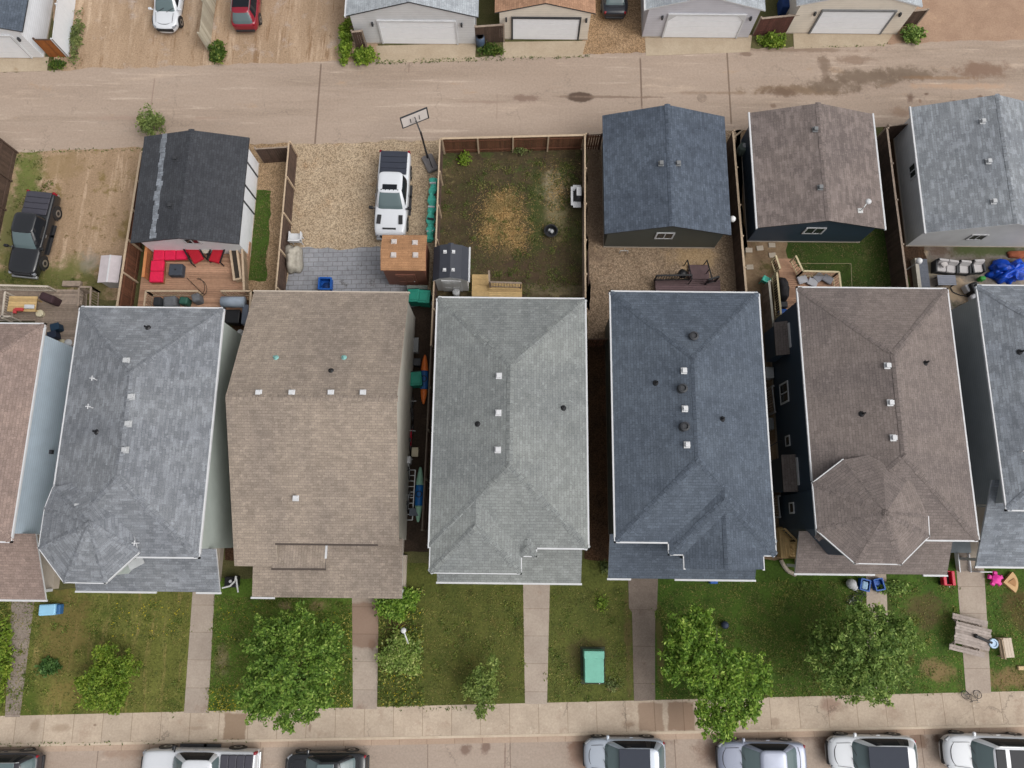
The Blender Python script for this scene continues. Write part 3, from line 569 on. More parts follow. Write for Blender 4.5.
for sx in (-.32, .32): b.bar(p + Vector((sx, 0, 0)), q + Vector((sx, 0, .1)), .07, .28)
for i in range(6):
    pass
b.build('stair', [white], h7)
for i in range(6):
    b = MB(); u = p.lerp(q, (i + .5) / 6); b.box(u + Vector((0, 0, .04)), (.58, .2, .05)); b.build('tread', M('grey_tread', S(150, 138, 128), .8), h7)
b = MB(); l0 = P(961, 551, .85); b.box(l0 + Vector((-.1, .25, 0)), (1.3, .7, .12)); b.build('landing', M('landing_grey', S(150, 158, 164), .7), h7)
b = MB(); u0, u1 = P(980, 572, 1.), P(992, 572, 1.)
b.bar(u0, u1, .06, .06); b.bar(u0 - Vector((0, 0, .8)), u1 - Vector((0, 0, .8)), .05, .05)
for i in range(5): b.bar(u0.lerp(u1, i / 4), u0.lerp(u1, i / 4) - Vector((0, 0, .98)), .05, .05)
b.build('railing', white, h7)
# H3: wide bi-level with a ridge across
zN, sl = 3.9, .385
a, c = P(253, 291.5, zN), P(411, 292, zN); x0, x1, yN = a.x, c.x, (a.y + c.y) / 2
e = P(236, 566, 3.1); yS = e.y; d = P(398, 545, 3.2); x0 = (x0 + e.x) / 2; x1 = (x1 + d.x) / 2
yR = P(310, 398, 6.4).y; zR = zN + sl * (yN - yR); zS = zR - sl * (yR - yS)
h3 = thing('house', 'wide tan roofed house with its ridge running across and four white vents in line', 'house', ((x0 + x1) / 2, (yN + yS) / 2, 0), 'houses in the row'); parent_wall[h3.name] = WM['cream']
hz3 = lambda x, y: zR - sl * abs(y - yR)
yM = P(330, 544, 3.6).y; zM = zR - sl * (yR - yM); xc = P(277, 550, 3.4).x
b = MB(); roof_mesh(b, [[(x0, yS, zS), (xc, yS, zS), (xc, yM, zM), (xc, yR, zR), (x0, yR, zR)], [(xc, yM, zM), (x1, yM, zM), (x1, yR, zR), (xc, yR, zR)], [(x1, yN, zN), (x0, yN, zN), (x0, yR, zR), (x1, yR, zR)]]); ro3 = b.build('roof', [RM['h3'], M('tan_trim', S(176, 166, 152), .6, .05)], h3)
b = MB(); caps(b, (x0, yR, zR), (x1, yR, zR)); b.build('ridge_cap', RM['h3'], ro3)
gutter(ro3, [((x0, yN, zN - .05), (x1, yN, zN - .05))], M('tan_gutter', S(190, 178, 164), .5, .05))
b = MB(); o = .3
for yy in (yS + .6, yN - .4): pass
prof = [(yS + .6, 0.3), (yN - .4, .3), (yN - .4, hz3(0, yN - .4) - .15), (yR, zR - .15), (yS + .6, hz3(0, yS + .6) - .15)]
b.loft([[Vector((x, y, z)) for y, z in [(max(y, yM + .25), z if y > yM else (z if z < 1 else hz3(0, yM + .25) - .15)) for y, z in prof]] for x in (x0 + o, x1 - .1)], 0, True, True); b.build('wall', WM['cream'], h3)
b = MB(); b.box(((x0 + xc) / 2 + .15, (yS + yM) / 2 + .4, zS / 2 - .1), (xc - x0 - .3, yM - yS - .3, zS - .3)); b.build('wall', WM['cream'], h3)
b = MB(); b.box(((x0 + x1) / 2, (yS + yN) / 2 + .1, .15), (x1 - x0 - .5, yN - yS - 1.1, .4)); b.build('foundation', concrete, h3)
for v in [(259, 393, 'box'), (292, 393, 'box'), (331, 393, 'box'), (363, 393, 'box'), (296, 498, 'box')]: vent(ro3, onroof(v[0], v[1], hz3, 5), v[2])
for v in ((276, 358), (344, 358)): vent(ro3, onroof(*v, hz3, 5), 'pipe', M('verdigris', S(130, 180, 176), .6, .1))
vent(ro3, onroof(331, 371, hz3, 5), 'pipe')
pa, pb = P(252, 597, 2.5), P(402, 597, 2.5); pzb = zM - .6; b = MB(); roof_mesh(b, [[(pa.x, pa.y, 2.5), (pb.x, pa.y, 2.5), (pb.x, yM + .3, pzb), (xc, yM + .3, pzb), (xc, yS, 2.5 + (pzb - 2.5) * (yS - pa.y) / (yM + .3 - pa.y)), (pa.x, yS, 2.5 + (pzb - 2.5) * (yS - pa.y) / (yM + .3 - pa.y))]], .1); po = b.build('porch_roof', [RM['h3'], offwhite], h3)
gutter(ro3, [((xc, yM - .03, zM - .05), (xc + (x1 - xc) * .82, yM - .03, zM - .05))], M('gutter_eave_shade', S(74, 64, 58), .6)); gutter(po, [((pa.x, pa.y - .04, 2.5), (pa.x + 1.2, pa.y - .04, 2.5))])  # dark gutter along the main eave also paints in its shadow line
for k in (.03, .55, .97): b = MB(); b.box((pa.x + (pb.x - pa.x) * k, pa.y + .3, 1.25), (.15, .15, 2.4)); b.build('post', offwhite, h3)
b = MB(); b.box(((pa.x + pb.x) / 2, (pa.y + yS) / 2 + .4, .2), (pb.x - pa.x - .3, yS - pa.y + .4, .4)); b.build('porch_floor', concrete, h3)
zt = pzb + .02; da, db = P(275, 545, zt), P(325, 569, zt); da.y = yM + .15; dm = (da.x + db.x) / 2; b = MB()
roof_mesh(b, [[(da.x, db.y, zt + .16), (db.x, db.y, zt), (db.x, da.y, zt), (da.x, da.y, zt + .16)]], .1); do = b.build('dormer', [RM['h3'], dkgrey], h3); gutter(do, [((da.x, db.y - .02, zt + .1), (db.x, db.y - .02, zt - .02))], M('gutter_dormer_shade', S(74, 64, 58), .6)); gutter(do, [((db.x, db.y + .6, zt - .03), (db.x, da.y, zt - .03))])  # dark strip on the dormer's lower edge paints in the shadow line there
b = MB(); b.box((dm, (da.y + db.y) / 2 + .1, zt - .4), (db.x - da.x - .25, da.y - db.y - .3, .7)); b.build('dormer_wall', WM['cream'], do); 
door(h3, (pb.x - 1.4, yM + .25, 1.25), .95, 2.0, -1, offwhite); window(h3, (pa.x + 3.2, yM + .25, 1.5), 1.6, 1.0, 'y', -1)
b = MB(); b.box((x1 - .02, P(404, 460, 1.).y, .9), (.22, .4, .6)); b.build('gas_meter', ltgrey, h3)
# ------------------------------------------------------------------ garages
def garage(label, px, ze, s, wm, rm, group, vents=(), win=None, doorside=1, doorpx=None, trim=None, ov=.3, eave=None, shape=None, mat=None, frame=None, ovs=None):
    ovs = ov if ovs is None else ovs; r = rect(px, ze); x0, x1, y0, y1 = r; xm = (x0 + x1) / 2
    t = thing('garage', label, 'garage', (xm, (y0 + y1) / 2, 0), group)
    fs, ln, hz = hip(x0, x1, y0, y1, ze, s, True, True); b = MB(); roof_mesh(b, fs, .1); ro = b.build('roof', [rm, trim or dkgrey], t)
    b = MB(); [caps(b, p, q, s) for p, q in ln]; b.build('ridge_cap', rm, ro)
    b = MB(); prof = [(x0 + ov, .06), (x1 - ov, .06), (x1 - ov, hz(x1 - ov, 0) - .13), (xm, hz(xm, 0) - .13), (x0 + ov, hz(x0 + ov, 0) - .13)]
    b.loft([[Vector((x, y, z)) for x, z in prof] for y in (y1 - ov, y0 + ovs)], 0, True, True); b.build('wall', wm, t)
    b = MB(); b.box((xm, (y0 + ovs + y1 - ov) / 2, .04), (x1 - x0 - 2 * ov + .06, y1 - y0 - ov - ovs + .06, .1)); b.build('foundation', concrete, t)
    if eave: gutter(ro, [v for kk, v in dict(W=((x0, y0, ze - .04), (x0, y1, ze - .04)), E=((x1, y0, ze - .04), (x1, y1, ze - .04))).items() if kk in eave])
    for vx, vy, kind in vents: vent(ro, onroof(vx, vy, hz, 3), kind, grey if rm in (RM['g2'], RM['g3']) else ltgrey)
    if win:
        for wx, wy, ww, wh in win: window(t, PY(wx, wy, y0 + ov), ww, wh, 'y', -1)
    yd = (y1 - ov) if doorside > 0 else (y0 + ovs); sg = doorside
    if doorpx:
        dx0, dx1 = PY(*doorpx[0], yd).x, PY(*doorpx[1], yd).x; hD = doorpx[2] if len(doorpx) > 2 else 2.13
    else: dx0, dx1, hD = xm - 2.4, xm + 2.4, 2.13
    b = MB(); n = 4
    for i in range(n): b.box(((dx0 + dx1) / 2, yd + sg * .03, .07 + hD * (i + .5) / n), (dx1 - dx0, .06, hD / n - .02))
    do = b.build('garage_door', mat or door_white, t); b = MB(); fr = .11
    for x in (dx0 - fr / 2, dx1 + fr / 2): b.box((x, yd + sg * .05, .06 + hD / 2), (fr, .1, hD))
    b.box(((dx0 + dx1) / 2, yd + sg * .052, .06 + hD + fr / 2), (dx1 - dx0 + 2 * fr, .1, fr))
    if shape == 'cut':
        for x, q in ((dx0, 1), (dx1, -1)): tri = [(x - q * .02, .06 + hD - .5), (x + q * .5, .06 + hD + .02), (x - q * .02, .06 + hD + .02)][::-q]; b.loft([[Vector((u, yd + sg * o_, v)) for u, v in tri] for o_ in (.062, .095)], 0, True, True)
    b.build('door_frame', frame or white, do)
    for x in (dx0 - .45, dx1 + .45):
        b = MB(); b.box((x, yd + sg * .08, 1.95), (.12, .16, .26)); b.build('wall_lamp', dkgrey, t)
    return t, r, hz, ro
door_white = M('garage_door_white', S(246, 248, 252), .5, .03)
GB = 'garages behind the houses'; GA = 'garages across the lane'
g1, rg1, zg1, rog1 = garage('charcoal roofed garage with a faded pale strip along the roof, behind the red sofa deck', [(142, 137), (249, 137), (239, 246), (133, 241)], 2.7, .24, WM['whites'], RM['g1'], GB, [], [(192, 241, .9, .7)])
b = MB()
for i in range(22):
    u = i / 21; p = onroof(164.5 - 11.5 * u + random.uniform(-.7, .7), 136 + 100 * u, zg1, 3); b.box(p + Vector((0, 0, .012)), (.26 + random.random() * .22, .31, .014), ry=-.235); 
for i in range(0, len(b.f)): b.uv[i] = [(b.v[j][0], b.v[j][1]) for j in b.f[i]]
b.build('roof_patch', RM['g1p'], rog1)
for k, yy in enumerate((.18, .4, .55)):
    b = MB(); b.box((rg1[1] - .28, rg1[3] - (rg1[3] - rg1[2]) * yy, 1.3), (.06, .1, 2.5)); b.build('wall_trim', dkgrey, g1)
for v in ((176, 159), (171, 206)): vent(rog1, onroof(*v, zg1, 3), 'box', dkgrey)
g2, rg2, zg2, rog2 = garage('blue grey roofed garage with a small window over the gravel yard', [(603, 117), (725, 115), (731, 234), (604, 235)], 2.7, .31, WM['char'], RM['g2'], GB, [(661, 164, 'box'), (678, 164, 'box')], [(664.5, 235.5, 1.05, .8)])
g3, rg3, zg3, rog3 = garage('taupe roofed garage with navy siding above the small lawn', [(750, 116), (872, 111), (886, 227), (756, 230)], 2.7, .28, WM['navy'], RM['g3'], GB, [(815, 130, 'box'), (820, 188, 'box')], [(814, 230.5, 1.15, .8)], eave='WE')
g4, rg4, zg4, rog4 = garage('mottled pale roofed garage at the right edge with a grey side wall', [(911, 110), (1058, 106), (1075, 232), (925, 235)], 2.7, .3, WM['lgrey'], RM['g4'], GB, [(982, 122, 'box'), (988, 162, 'box'), (993, 202, 'box')], [(977, 237, .95, .7)], eave='W', trim=white)
window(g4, PX(913, 171, rg4[0] + .3), .9, .7, 'x', -1)
yb_ = -75
t0, rt0, _, _ = garage('white walled garage with slate blue roof at the top left corner', [(-104, -70), (32, -66), (30, 30), (-112, 32)], 2.7, .28, WM['whites'], RM['h5'], GA, ovs=.07, doorside=-1, doorpx=((-80, 58), (30, 56)))
t1, rt1, _, _ = garage('pale grey garage with a white trimmed wide door facing the lane', [(350, yb_), (477, yb_), (482, 14), (346, 19)], 2.7, .3, WM['lgrey'], RM['t1'], GA, ovs=.07, doorside=-1, doorpx=((385, 46), (457, 44)), eave='W')
t2, rt2, _, _ = garage('cream garage with an orange tan roof and a dark framed door', [(497, yb_), (594, yb_), (596, 11), (494, 15)], 2.6, .27, WM['bone'], RM['t2'], GA, ovs=.07, doorside=-1, doorpx=((513, 41), (577, 39), 2.0), frame=dkgrey)
t3, rt3, _, _ = garage('lilac grey garage whose door has clipped top corners', [(641, yb_), (755, yb_), (770, 8), (646, 12)], 2.7, .3, WM['lilac'], RM['t1'], GA, ovs=.07, doorside=-1, doorpx=((663, 37), (737, 33)), shape='cut', trim=white, eave='W')
t4, rt4, _, _ = garage('bone coloured garage with a wide grey framed door at the upper right', [(788, yb_), (905, yb_), (930, 4), (799, 8)], 2.7, .3, WM['bone'], RM['t1'], GA, ovs=.07, doorside=-1, doorpx=((811, 31), (882, 29)), frame=grey, trim=white)
# ------------------------------------------------------------------ sheds
def shed(label, px, ze, s, wm, rm, axis, vents, trim):
    r = rect(px, ze); x0, x1, y0, y1 = r; t = thing('shed', label, 'shed', ((x0 + x1) / 2, (y0 + y1) / 2, 0), None); o = .12; xm, ym = (x0 + x1) / 2, (y0 + y1) / 2
    if axis == 'y': fs, ln, hz = hip(x0, x1, y0, y1, ze, s, True, True)
    else:
        zr = ze + s * (y1 - y0) / 2; fs = [[(x0, y0, ze), (x1, y0, ze), (x1, ym, zr), (x0, ym, zr)], [(x1, y1, ze), (x0, y1, ze), (x0, ym, zr), (x1, ym, zr)]]; ln = [((x0, ym, zr), (x1, ym, zr))]; hz = lambda x, y: zr - s * abs(y - ym)
    if trim is white:
        kx = (x1 - x0) * .2; zk = ze + s * (x1 - x0) / 2 - .1; zr = zk + .2
        fs = [[(x0, y0, ze - .12), (x0 + kx, y0, zk), (x0 + kx, y1, zk), (x0, y1, ze - .12)], [(x0 + kx, y0, zk), (xm, y0, zr), (xm, y1, zr), (x0 + kx, y1, zk)], [(xm, y0, zr), (x1 - kx, y0, zk), (x1 - kx, y1, zk), (xm, y1, zr)], [(x1 - kx, y0, zk), (x1, y0, ze - .12), (x1, y1, ze - .12), (x1 - kx, y1, zk)]]
        ln = [((xm, y0, zr), (xm, y1, zr))]; hz = lambda x, y: zr - .2 * abs(x - xm) / (xm - x0 - kx)
    b = MB(); roof_mesh(b, fs, .07); ro = b.build('roof', [rm, trim], t)
    if trim is white: gutter(ro, [((x1 + .02, y0, ze - .15), (x1 + .02, y1, ze - .15))]); b = MB(); caps(b, *ln[0], s); b.build('ridge_cap', rm, ro)
    b = MB(); 
    if axis == 'y': b.loft([[Vector((x, y, z)) for x, z in ((x0 + o, .05), (x1 - o, .05), (x1 - o, ze - .05), (xm, hz(xm, ym) - .1), (x0 + o, ze - .05))] for y in (y1 - o, y0 + o)], 0, True, True)
    else: b.loft([[Vector((x, y, z)) for y, z in ((y0 + .03, .05), (y1 - o, .05), (y1 - o, ze - .05), (ym, hz(xm, ym) - .1), (y0 + .03, ze - .06))] for x in (x0 + o, x1 - o)], 0, True, True)
    b.build('wall', wm, t)
    for v in vents:
        p = onroof(*v, hz, 2.5); q = MB(); k = 1. if axis == 'x' else .62; q.box(p + Vector((0, 0, .03)), (.34 * k, .34 * k, .03)); q.box(p + Vector((0, 0, .08)), (.24 * k, .24 * k, .1)); q.build('roof_vent', M('dull_vent', S(200, 192, 188), .6) if axis == 'x' else white, ro)
    door(t, (xm, y0 + (o if axis == 'y' else .03), 1.0), 1.2, 1.8, -1, wm)
    return t
shed('cedar toned shed with red brown walls and four square vents', [(381, 235), (427, 235), (426, 270), (382, 271)], 2.6, .3, WM['rust'], RM['shed'], 'x', [(394, 242), (415, 243), (393.5, 255), (415.5, 255)], M('rust_trim', S(160, 100, 76), .7, .1))
shed('small dark roofed garden shed with pale grey walls and four tiny vents', [(434, 247), (468, 247), (470, 280), (432, 281)], 2.2, .36, WM['lgrey'], M('dark_metal_roof', S(58, 61, 70), .6, .1), 'y', [(445, 252), (453.5, 252), (444.5, 270), (453, 270)], white)
# ------------------------------------------------------------------ fences
def fence(label, pts, mat, group='board fences between the lots', h=1.75, cap=None, capw=.13, side=1, slat=False, gap=.012, cat='fence', z0=0.02):
    pts = [Vector((p.x, p.y, 0)) for p in pts]
    t = thing('gate' if cat == 'gate' else 'fence', label, cat, pts[0], group); bd = MB(); cp = MB(); posts = []; rls = []
    for a, e in zip(pts[:-1], pts[1:]):
        d = e - a; L = d.length; d /= L; n = Vector((-d.y, d.x, 0)) * side; w = .14 if not slat else .09; step = w + (gap if not slat else .07); x = w / 2; ang = math.atan2(d.y, d.x)
        while x < L:
            hh = h - .05 + random.uniform(-.008, .008); bd.box(a + d * x + Vector((0, 0, z0 + hh / 2)) + n * random.uniform(-.004, .004), (w, .022, hh), rz=ang); x += step
        for z in (.35, h - .3): rls.append(MB().bar(a + n * .04 + Vector((0, 0, z)), e + n * .04 + Vector((0, 0, z)), .05, .09))
        if cap: cp.bar(a + Vector((0, 0, h)), e + Vector((0, 0, h)), capw, .035)
        k = max(1, round(L / 2.4))
        for i in range(k): posts.append(a + d * (L * i / k) + n * .07)
    posts.append(pts[-1]); bd.build('boards', mat, t); [q.build('rail', mat, t) for q in rls]
    if cap: cp.build('cap', cap, t)
    for p in posts: q = MB(); q.box(p + Vector((0, 0, (h + .06) / 2)), (.1, .1, h + .06)); q.build('post', cap or mat, t)
    return t
T = 1.75
tp = lambda *q: [P(x, y, T) for x, y in q]; bs = lambda *q: [P(x, y, 0) for x, y in q]
fence('dark brown board fence left of the black pickup at the left edge', bs((-70, 128), (17, 153), (-1, 240), (-16, 310)), cedar_d, cap=None, side=1)
fence('rust coloured fence with pale cap beside the charcoal garage and white storage box', tp((141, 152), (127, 240), (117, 306)), cedar_r, cap=cap_w)
fence('brown board fence between the charcoal garage side strip and the white pickup', tp((289, 142), (276, 288), (272, 320)), cedar_d, cap=cap_w, capw=.09)
fence('short mossy board fence closing the strip beside the charcoal garage', tp((255, 149), (287, 147)), cedar_d, cap=greywood, capw=.08)
fence('pale capped fence between the white pickup and the weedy yard', tp((440, 139), (436, 240), (431, 345)), cedar_d, cap=cap_w, capw=.09)
fence('thin dark fence along the narrow passage with the kayaks', tp((431, 346), (427, 430), (422, 530)), cedar_d, cap=wood('dull_cap', S(104, 94, 84)), capw=.07)
fence('red brown fence along the lane behind the weedy yard', tp((442, 138.5), (584, 135)), cedar_r, cap=cap_w, side=-1)
fence('pale capped fence between the weedy yard and gravel yard', tp((585, 134), (585, 240), (586, 345)), greywood, cap=cap_w, capw=.1)
fence('slatted gate beside the blue grey garage on the lane', tp((588, 135), (602, 134.5)), cedar_r, slat=True, cat='gate', cap=cedar_d, capw=.06, group=None)
fence('brown slatted gate in the gap between the silver and slate houses', tp((587, 339), (607, 339)), cedar_r, slat=True, cat='gate', cap=cedar_d, capw=.06, group=None)
fence('dark board fence between the gravel yard and the stepping stone yard', tp((733, 131), (739, 205), (747, 300), (752, 350)), cedar_d, cap=cap_w)
fence('dark board fence between the taupe and mottled pale garages', tp((887, 128), (896, 200), (908, 290), (913, 320)), cedar_d, cap=greywood, capw=.12)
fence('short fence on the lane between the taupe and mottled pale garages', tp((889, 126), (909, 124)), cedar_d, cap=greywood, capw=.07)
pale_b = wood('pale_grey_boards', S(176, 168, 150), .08)
fence('pale grey board fence beside the red car across the lane', tp((199, 33), (203, 0), (212, -60)), pale_b, cap=None)
fence('white panel fence beside the white garage in the top left corner', [P(69, 57), P(77, -10), P(86, -60)], M('white_vinyl', S(222, 224, 228), .5, .03), cap=white, capw=.06, gap=.002, h=1.8)
fence('orange brown gate between the white garage and the white panel fence', [P(50, 57), P(68, 57)], wood('orange_boards', S(150, 88, 38)), cat='gate', cap=cedar_d, capw=.09, group=None, h=1.75)
fence('brown board fence panel left of the pale grey garage', [P(357, 49), P(367, 48)], cedar_d, cap=greywood, h=1.7, group='fence panels between the lane garages')
fence('brown board fence panel between the pale grey and cream garages', [P(476, 44), P(504, 42)], cedar_d, cap=greywood, h=1.7, group='fence panels between the lane garages')
fence('dark red fence panel between the lilac and bone coloured garages', [P(753, 36), P(793, 32)], wood('maroon_boards', S(92, 56, 48)), cap=greywood, h=1.7, group='fence panels between the lane garages')
fence('brown fence panel right of the bone coloured garage', [P(896, 27), P(916, 25)], cedar_d, cap=greywood, h=1.5, group='fence panels between the lane garages')
b = MB(); p = P(733, 138, 1.6); b.bar(p, P(743, 130, 1.6), .1, .1); tag(b.build('brace', cap_w, None, loc=p), 'pale diagonal timber brace on the fence top by the taupe garage', 'brace')
# ------------------------------------------------------------------ vehicles
carglass = M('car_glass', (.1, .138, .145), .14, 0, spec=.6); carglass_d = M('dark_car_glass', (.014, .016, .02), .25, 0, spec=.1); tyre = M('tyre_rubber', (.012, .012, .012), .85, .1)
rim_m = M('wheel_rim', (.4, .41, .42), .3, .05, metal=.9); redlens = M('red_lens', S(140, 16, 36), .2, 0); lens = M('clear_lens', (.22, .23, .25), .1, 0); blkplastic = M('black_plastic', (.02, .02, .022), .6, .1)
V3 = lambda x, y, z: Vector((x, y, z))
def paint(n, c, metal=0., r=.28): return M(n, c, r, .02, 1, metal=metal, spec=.5, coat=.6)
def sq(cx, a0, a1, w, z, n=44, e=5.):
    """rounded rectangle outline, x from a0 (rear) to a1 (front)"""
    out = []
    for i in range(n):
        t = 2 * math.pi * (i + .5) / n; c, s_ = math.cos(t), math.sin(t)
        u = math.copysign(abs(c) ** (2 / e), c); v = math.copysign(abs(s_) ** (2 / e), s_)
        out.append(Vector(((a0 + a1) / 2 + (a1 - a0) / 2 * u, w * v, z)))
    return out
def bodyloft(L, W, st_, zt, nose=.8, tail=.85):
    rings = []
    for t, w, h in st_:
        x = -L / 2 + L * t; hw = W / 2 * w; z = h
        half = [(0, .24), (.8 * hw, .24), (hw * .97, .34), (hw, .55), (hw * 1.0, z - .2), (hw * .965, z - .07), (hw * .88, z - .01), (hw * .55, z + .02), (0, z + .03)]
        ring = half + [(-y, zz) for y, zz in half[-2:0:-1]]
        rings.append([Vector((x, y, zz)) for y, zz in ring])
    return rings
def wheels(t, L, W, xs, r=.34):
    for x in xs:
        for s in (1, -1):
            b = MB(); y = s * (W / 2 - .1); prof = [(r * .62, -.11), (r * .96, -.11), (r, -.07), (r, .07), (r * .96, .11), (r * .62, .11)]
            b.loft([[Vector((x + rr * math.cos(a), y + yy, r + rr * math.sin(a))) for a in [i * 2 * math.pi / 20 for i in range(20)]] for rr, yy in prof], 0, True, True); w = b.build('wheel', tyre, t)
            c = MB(); c.loft([[Vector((x + rr * math.cos(a), y + s * yy, r + rr * math.sin(a))) for a in [i * 2 * math.pi / 20 for i in range(20)]] for rr, yy in ((r * .6, .115), (r * .56, .125), (r * .1, .1))], 0, False, True); c.build('rim', rim_m, w)
            a = MB(); a.loft([[Vector((x + rr * math.cos(q), s * yy, max(.26, r + rr * math.sin(q)))) for q in [i * 2 * math.pi / 20 for i in range(20)]] for rr, yy in ((r * 1.2, W / 2 + .012), (r * 1.2, W / 2 - .05))], 0, True, True); a.build('wheel_arch', blkplastic, t)
def cabin(t, body_m, roof_m, zt, H, b0, b1, r0, r1, wb, wr, gl=None, sun=None, gl_rear=None, side=carglass_d, pillar=.86, bp=(0.,)):
    """greenhouse: rounded plan outlines shrinking from the belt (b0..b1, half width wb) to the roof (r0..r1, half width wr)"""
    n = 48; lv = [0, .25, .5, .75, 1.]; rings = []
    for u in lv:
        k = u ** 1.15; rings.append(sq(0, b0 + (r0 - b0) * k, b1 + (r1 - b1) * k, wb + (wr - wb) * u ** 1.4, zt - .03 + (H - .06 - zt + .03) * u ** .92, n, 5.5))
    fr, rr, sds, pls = MB(), MB(), {}, {}; xc = (b0 + b1) / 2
    for j in range(len(rings) - 1):
        for i in range(n):
            i2 = (i + 1) % n; tm = 2 * math.pi * (i + 1) / n; c, s_ = math.cos(tm), math.sin(tm); u, v = abs(c) ** (2 / 5.5), abs(s_) ** (2 / 5.5)
            q = [rings[j][i], rings[j][i2], rings[j + 1][i2], rings[j + 1][i]]; xm = sum(p.x for p in q) / 4
            if u > .93 and v < .9: (fr if c > 0 else rr).add(q, [(0, 1, 2, 3)])
            elif v > .97 and u < .93 and not any(abs(xm - x) < .07 for x in bp): sds.setdefault((s_ > 0, sum(xm > x for x in bp)), MB()).add(q, [(0, 1, 2, 3)])
            else:
                pls.setdefault((s_ > 0, min(range(len(bp)), key=lambda k: abs(xm - bp[k])) if v > .97 and u < .93 else ('f' if c > 0 else 'r')), MB()).add(q, [(0, 1, 2, 3)])
    fr.build('windshield', gl or carglass, t, smooth=True); rr.build('rear_window', gl_rear or gl or carglass, t, smooth=True); [q.build('side_window', side, t, smooth=True) for q in sds.values()]
    top = [rings[-1]] + [sq(0, r0 + (1 - k) * (r1 - r0) / 2, r1 - (1 - k) * (r1 - r0) / 2, wr * k, z, n, 5.5) for k, z in ((.975, H - .025), (.93, H - .005), (.7, H + .012), (.35, H + .022), (.02, H + .024))]
    R_ = MB(); R_.loft(top, 0, False, True); ro = R_.build('roof', roof_m, t, smooth=True); [q.build('pillar', body_m if k[1] in ('f', 'r') else blkplastic, t, smooth=True) for k, q in pls.items()]
    if sun:
        for (a, c, w, m) in sun:
            q = MB(); q.rbox(((a + c) / 2, 0, H + .012), (c - a, 2 * w, .045), .02); q.build('sunroof', m, ro)
    return ro
def car(label, px, py, ang, L=4.6, W=1.84, H=1.62, zt=1.0, body=None, roof=None, kind='suv', cat='car', group='parked cars', sun=None, gl=None, rails=True, zc=.8, name='parked_car', rear_y=None):
    p = P(px, py, zc); t = thing(name, label, cat, (p.x, p.y, -.115 if py > 720 else .0), group, ang, local=True)
    suv = kind == 'suv'
    S_ = [(0, .6, zt * .8), (.012, .76, zt * .92), (.035, .89, zt * (1.0 if suv else .98)), (.08, .96, zt), (.15, .99, zt), (.3, 1, zt), (.5, 1., zt), (.66, 1., zt * .985), (.78, .985, zt * .95), (.84, .97, zt * .92), (.89, .935, zt * .89), (.93, .87, zt * .86), (.96, .78, zt * .82), (.984, .62, zt * .74), (1., .38, zt * .62)]
    b = MB(); b.loft(bodyloft(L, W, S_, zt), 0, True, True); b.build('body', body, t, smooth=True, sub=1)
    hl = L / 2
    b0, r0 = (-hl + .1, -hl + .5) if suv else (-hl + .55, -hl + 1.3)
    b1, r1 = (hl * .5, hl * .5 - .78) if suv else (hl * .48, hl * .48 - .85)
    cabin(t, body, roof or body, zt, H, b0, b1, r0, r1, W / 2 * .9, W / 2 * .68, sun=sun, gl=gl, bp=(-.12, -hl * .55) if suv else (-.1,))
    wheels(t, L, W, (-L * .29, L * .31))
    for s in (1, -1):
        q = MB(); q.rbox((hl * .42, s * (W / 2 + .1), zt + .08), (.16, .22, .14), .05); q.bar((hl * .42, s * (W / 2 - .08), zt), (hl * .42, s * (W / 2 + .06), zt + .06), .05, .05); q.build('mirror', body, t)
        q = MB(); q.rbox((hl - .27, s * W * .36, zt * .74), (.34, .22, .12), .05, rz=-s * .62); q.build('headlight', lens, t)
        q = MB(); q.rbox((-hl + .16, s * W * .345, zt * .86), (.14, .26, .18), .05, rz=s * .5); q.build('taillight', redlens, t)
        if rails and suv:
            q = MB(); q.path([(r0 + .1, s * W * .325, H), (r0 + .25, s * W * .325, H + .05), (r1 - .3, s * W * .325, H + .05), (r1 - .1, s * W * .325, H)], .02); q.build('roof_rail', steel if body is not None else black, t)
        q = MB(); q.bar((hl * .5 + .05, s * W * .33, zt + .025), (hl - .42, s * W * .3, zt * .9 + .0), .018, .012); q.build('hood_seam', blkplastic, t)
    q = MB(); q.rbox((hl - .06, 0, .55), (.14, W * .62, .24), .05); q.build('grille', blkplastic, t)
    q = MB(); q.path([V3(hl - .3 - .34 * abs(y) ** 2.6, y * W * .36, zt * (.862 - .006 * abs(y)) + .012) for y in [-1 + i / 6 for i in range(13)]], .022); q.build('hood_edge', blkplastic, t)
    q = MB(); q.path([V3(-hl + .42 + .1 * abs(y) ** 2.6, y * W * .36, zt + .025) for y in [-1 + i / 6 for i in range(13)]], .014) if not suv else q.path([V3(-hl + .1 + .1 * abs(y) ** 2.6, y * W * .36, zt * .94) for y in [-1 + i / 6 for i in range(13)]], .016); q.build('tailgate_edge', blkplastic, t)
    for s in (1, -1): q = MB(); [q.bar((x, s * (W / 2 + .002), .42), (x, s * (W / 2 + .0), zt - .22), .014, .014) for x in (-hl * .5, -.08)]; q.bar((-hl * .5, s * (W / 2 + .003), .4), (hl * .36, s * (W / 2 + .003), .4), .014, .014); q.build('door_seam', blkplastic, t); q = MB(); q.bar((-.5, s * (W / 2 + .01), zt - .25), (-.3, s * (W / 2 + .01), zt - .25), .03, .03); q.build('door_handle', body, t)
    q = MB(); q.rbox((-hl + .03, 0, .45), (.16, W * .7, .18), .05); q.build('bumper', blkplastic, t)
    for s in (.12, -.5): q = MB(); q.bar((b1 + .06, s, zt + .03), (b1 - .18, s + .48, zt + .14), .022, .02); q.build('wiper', blkplastic, t)
    return t
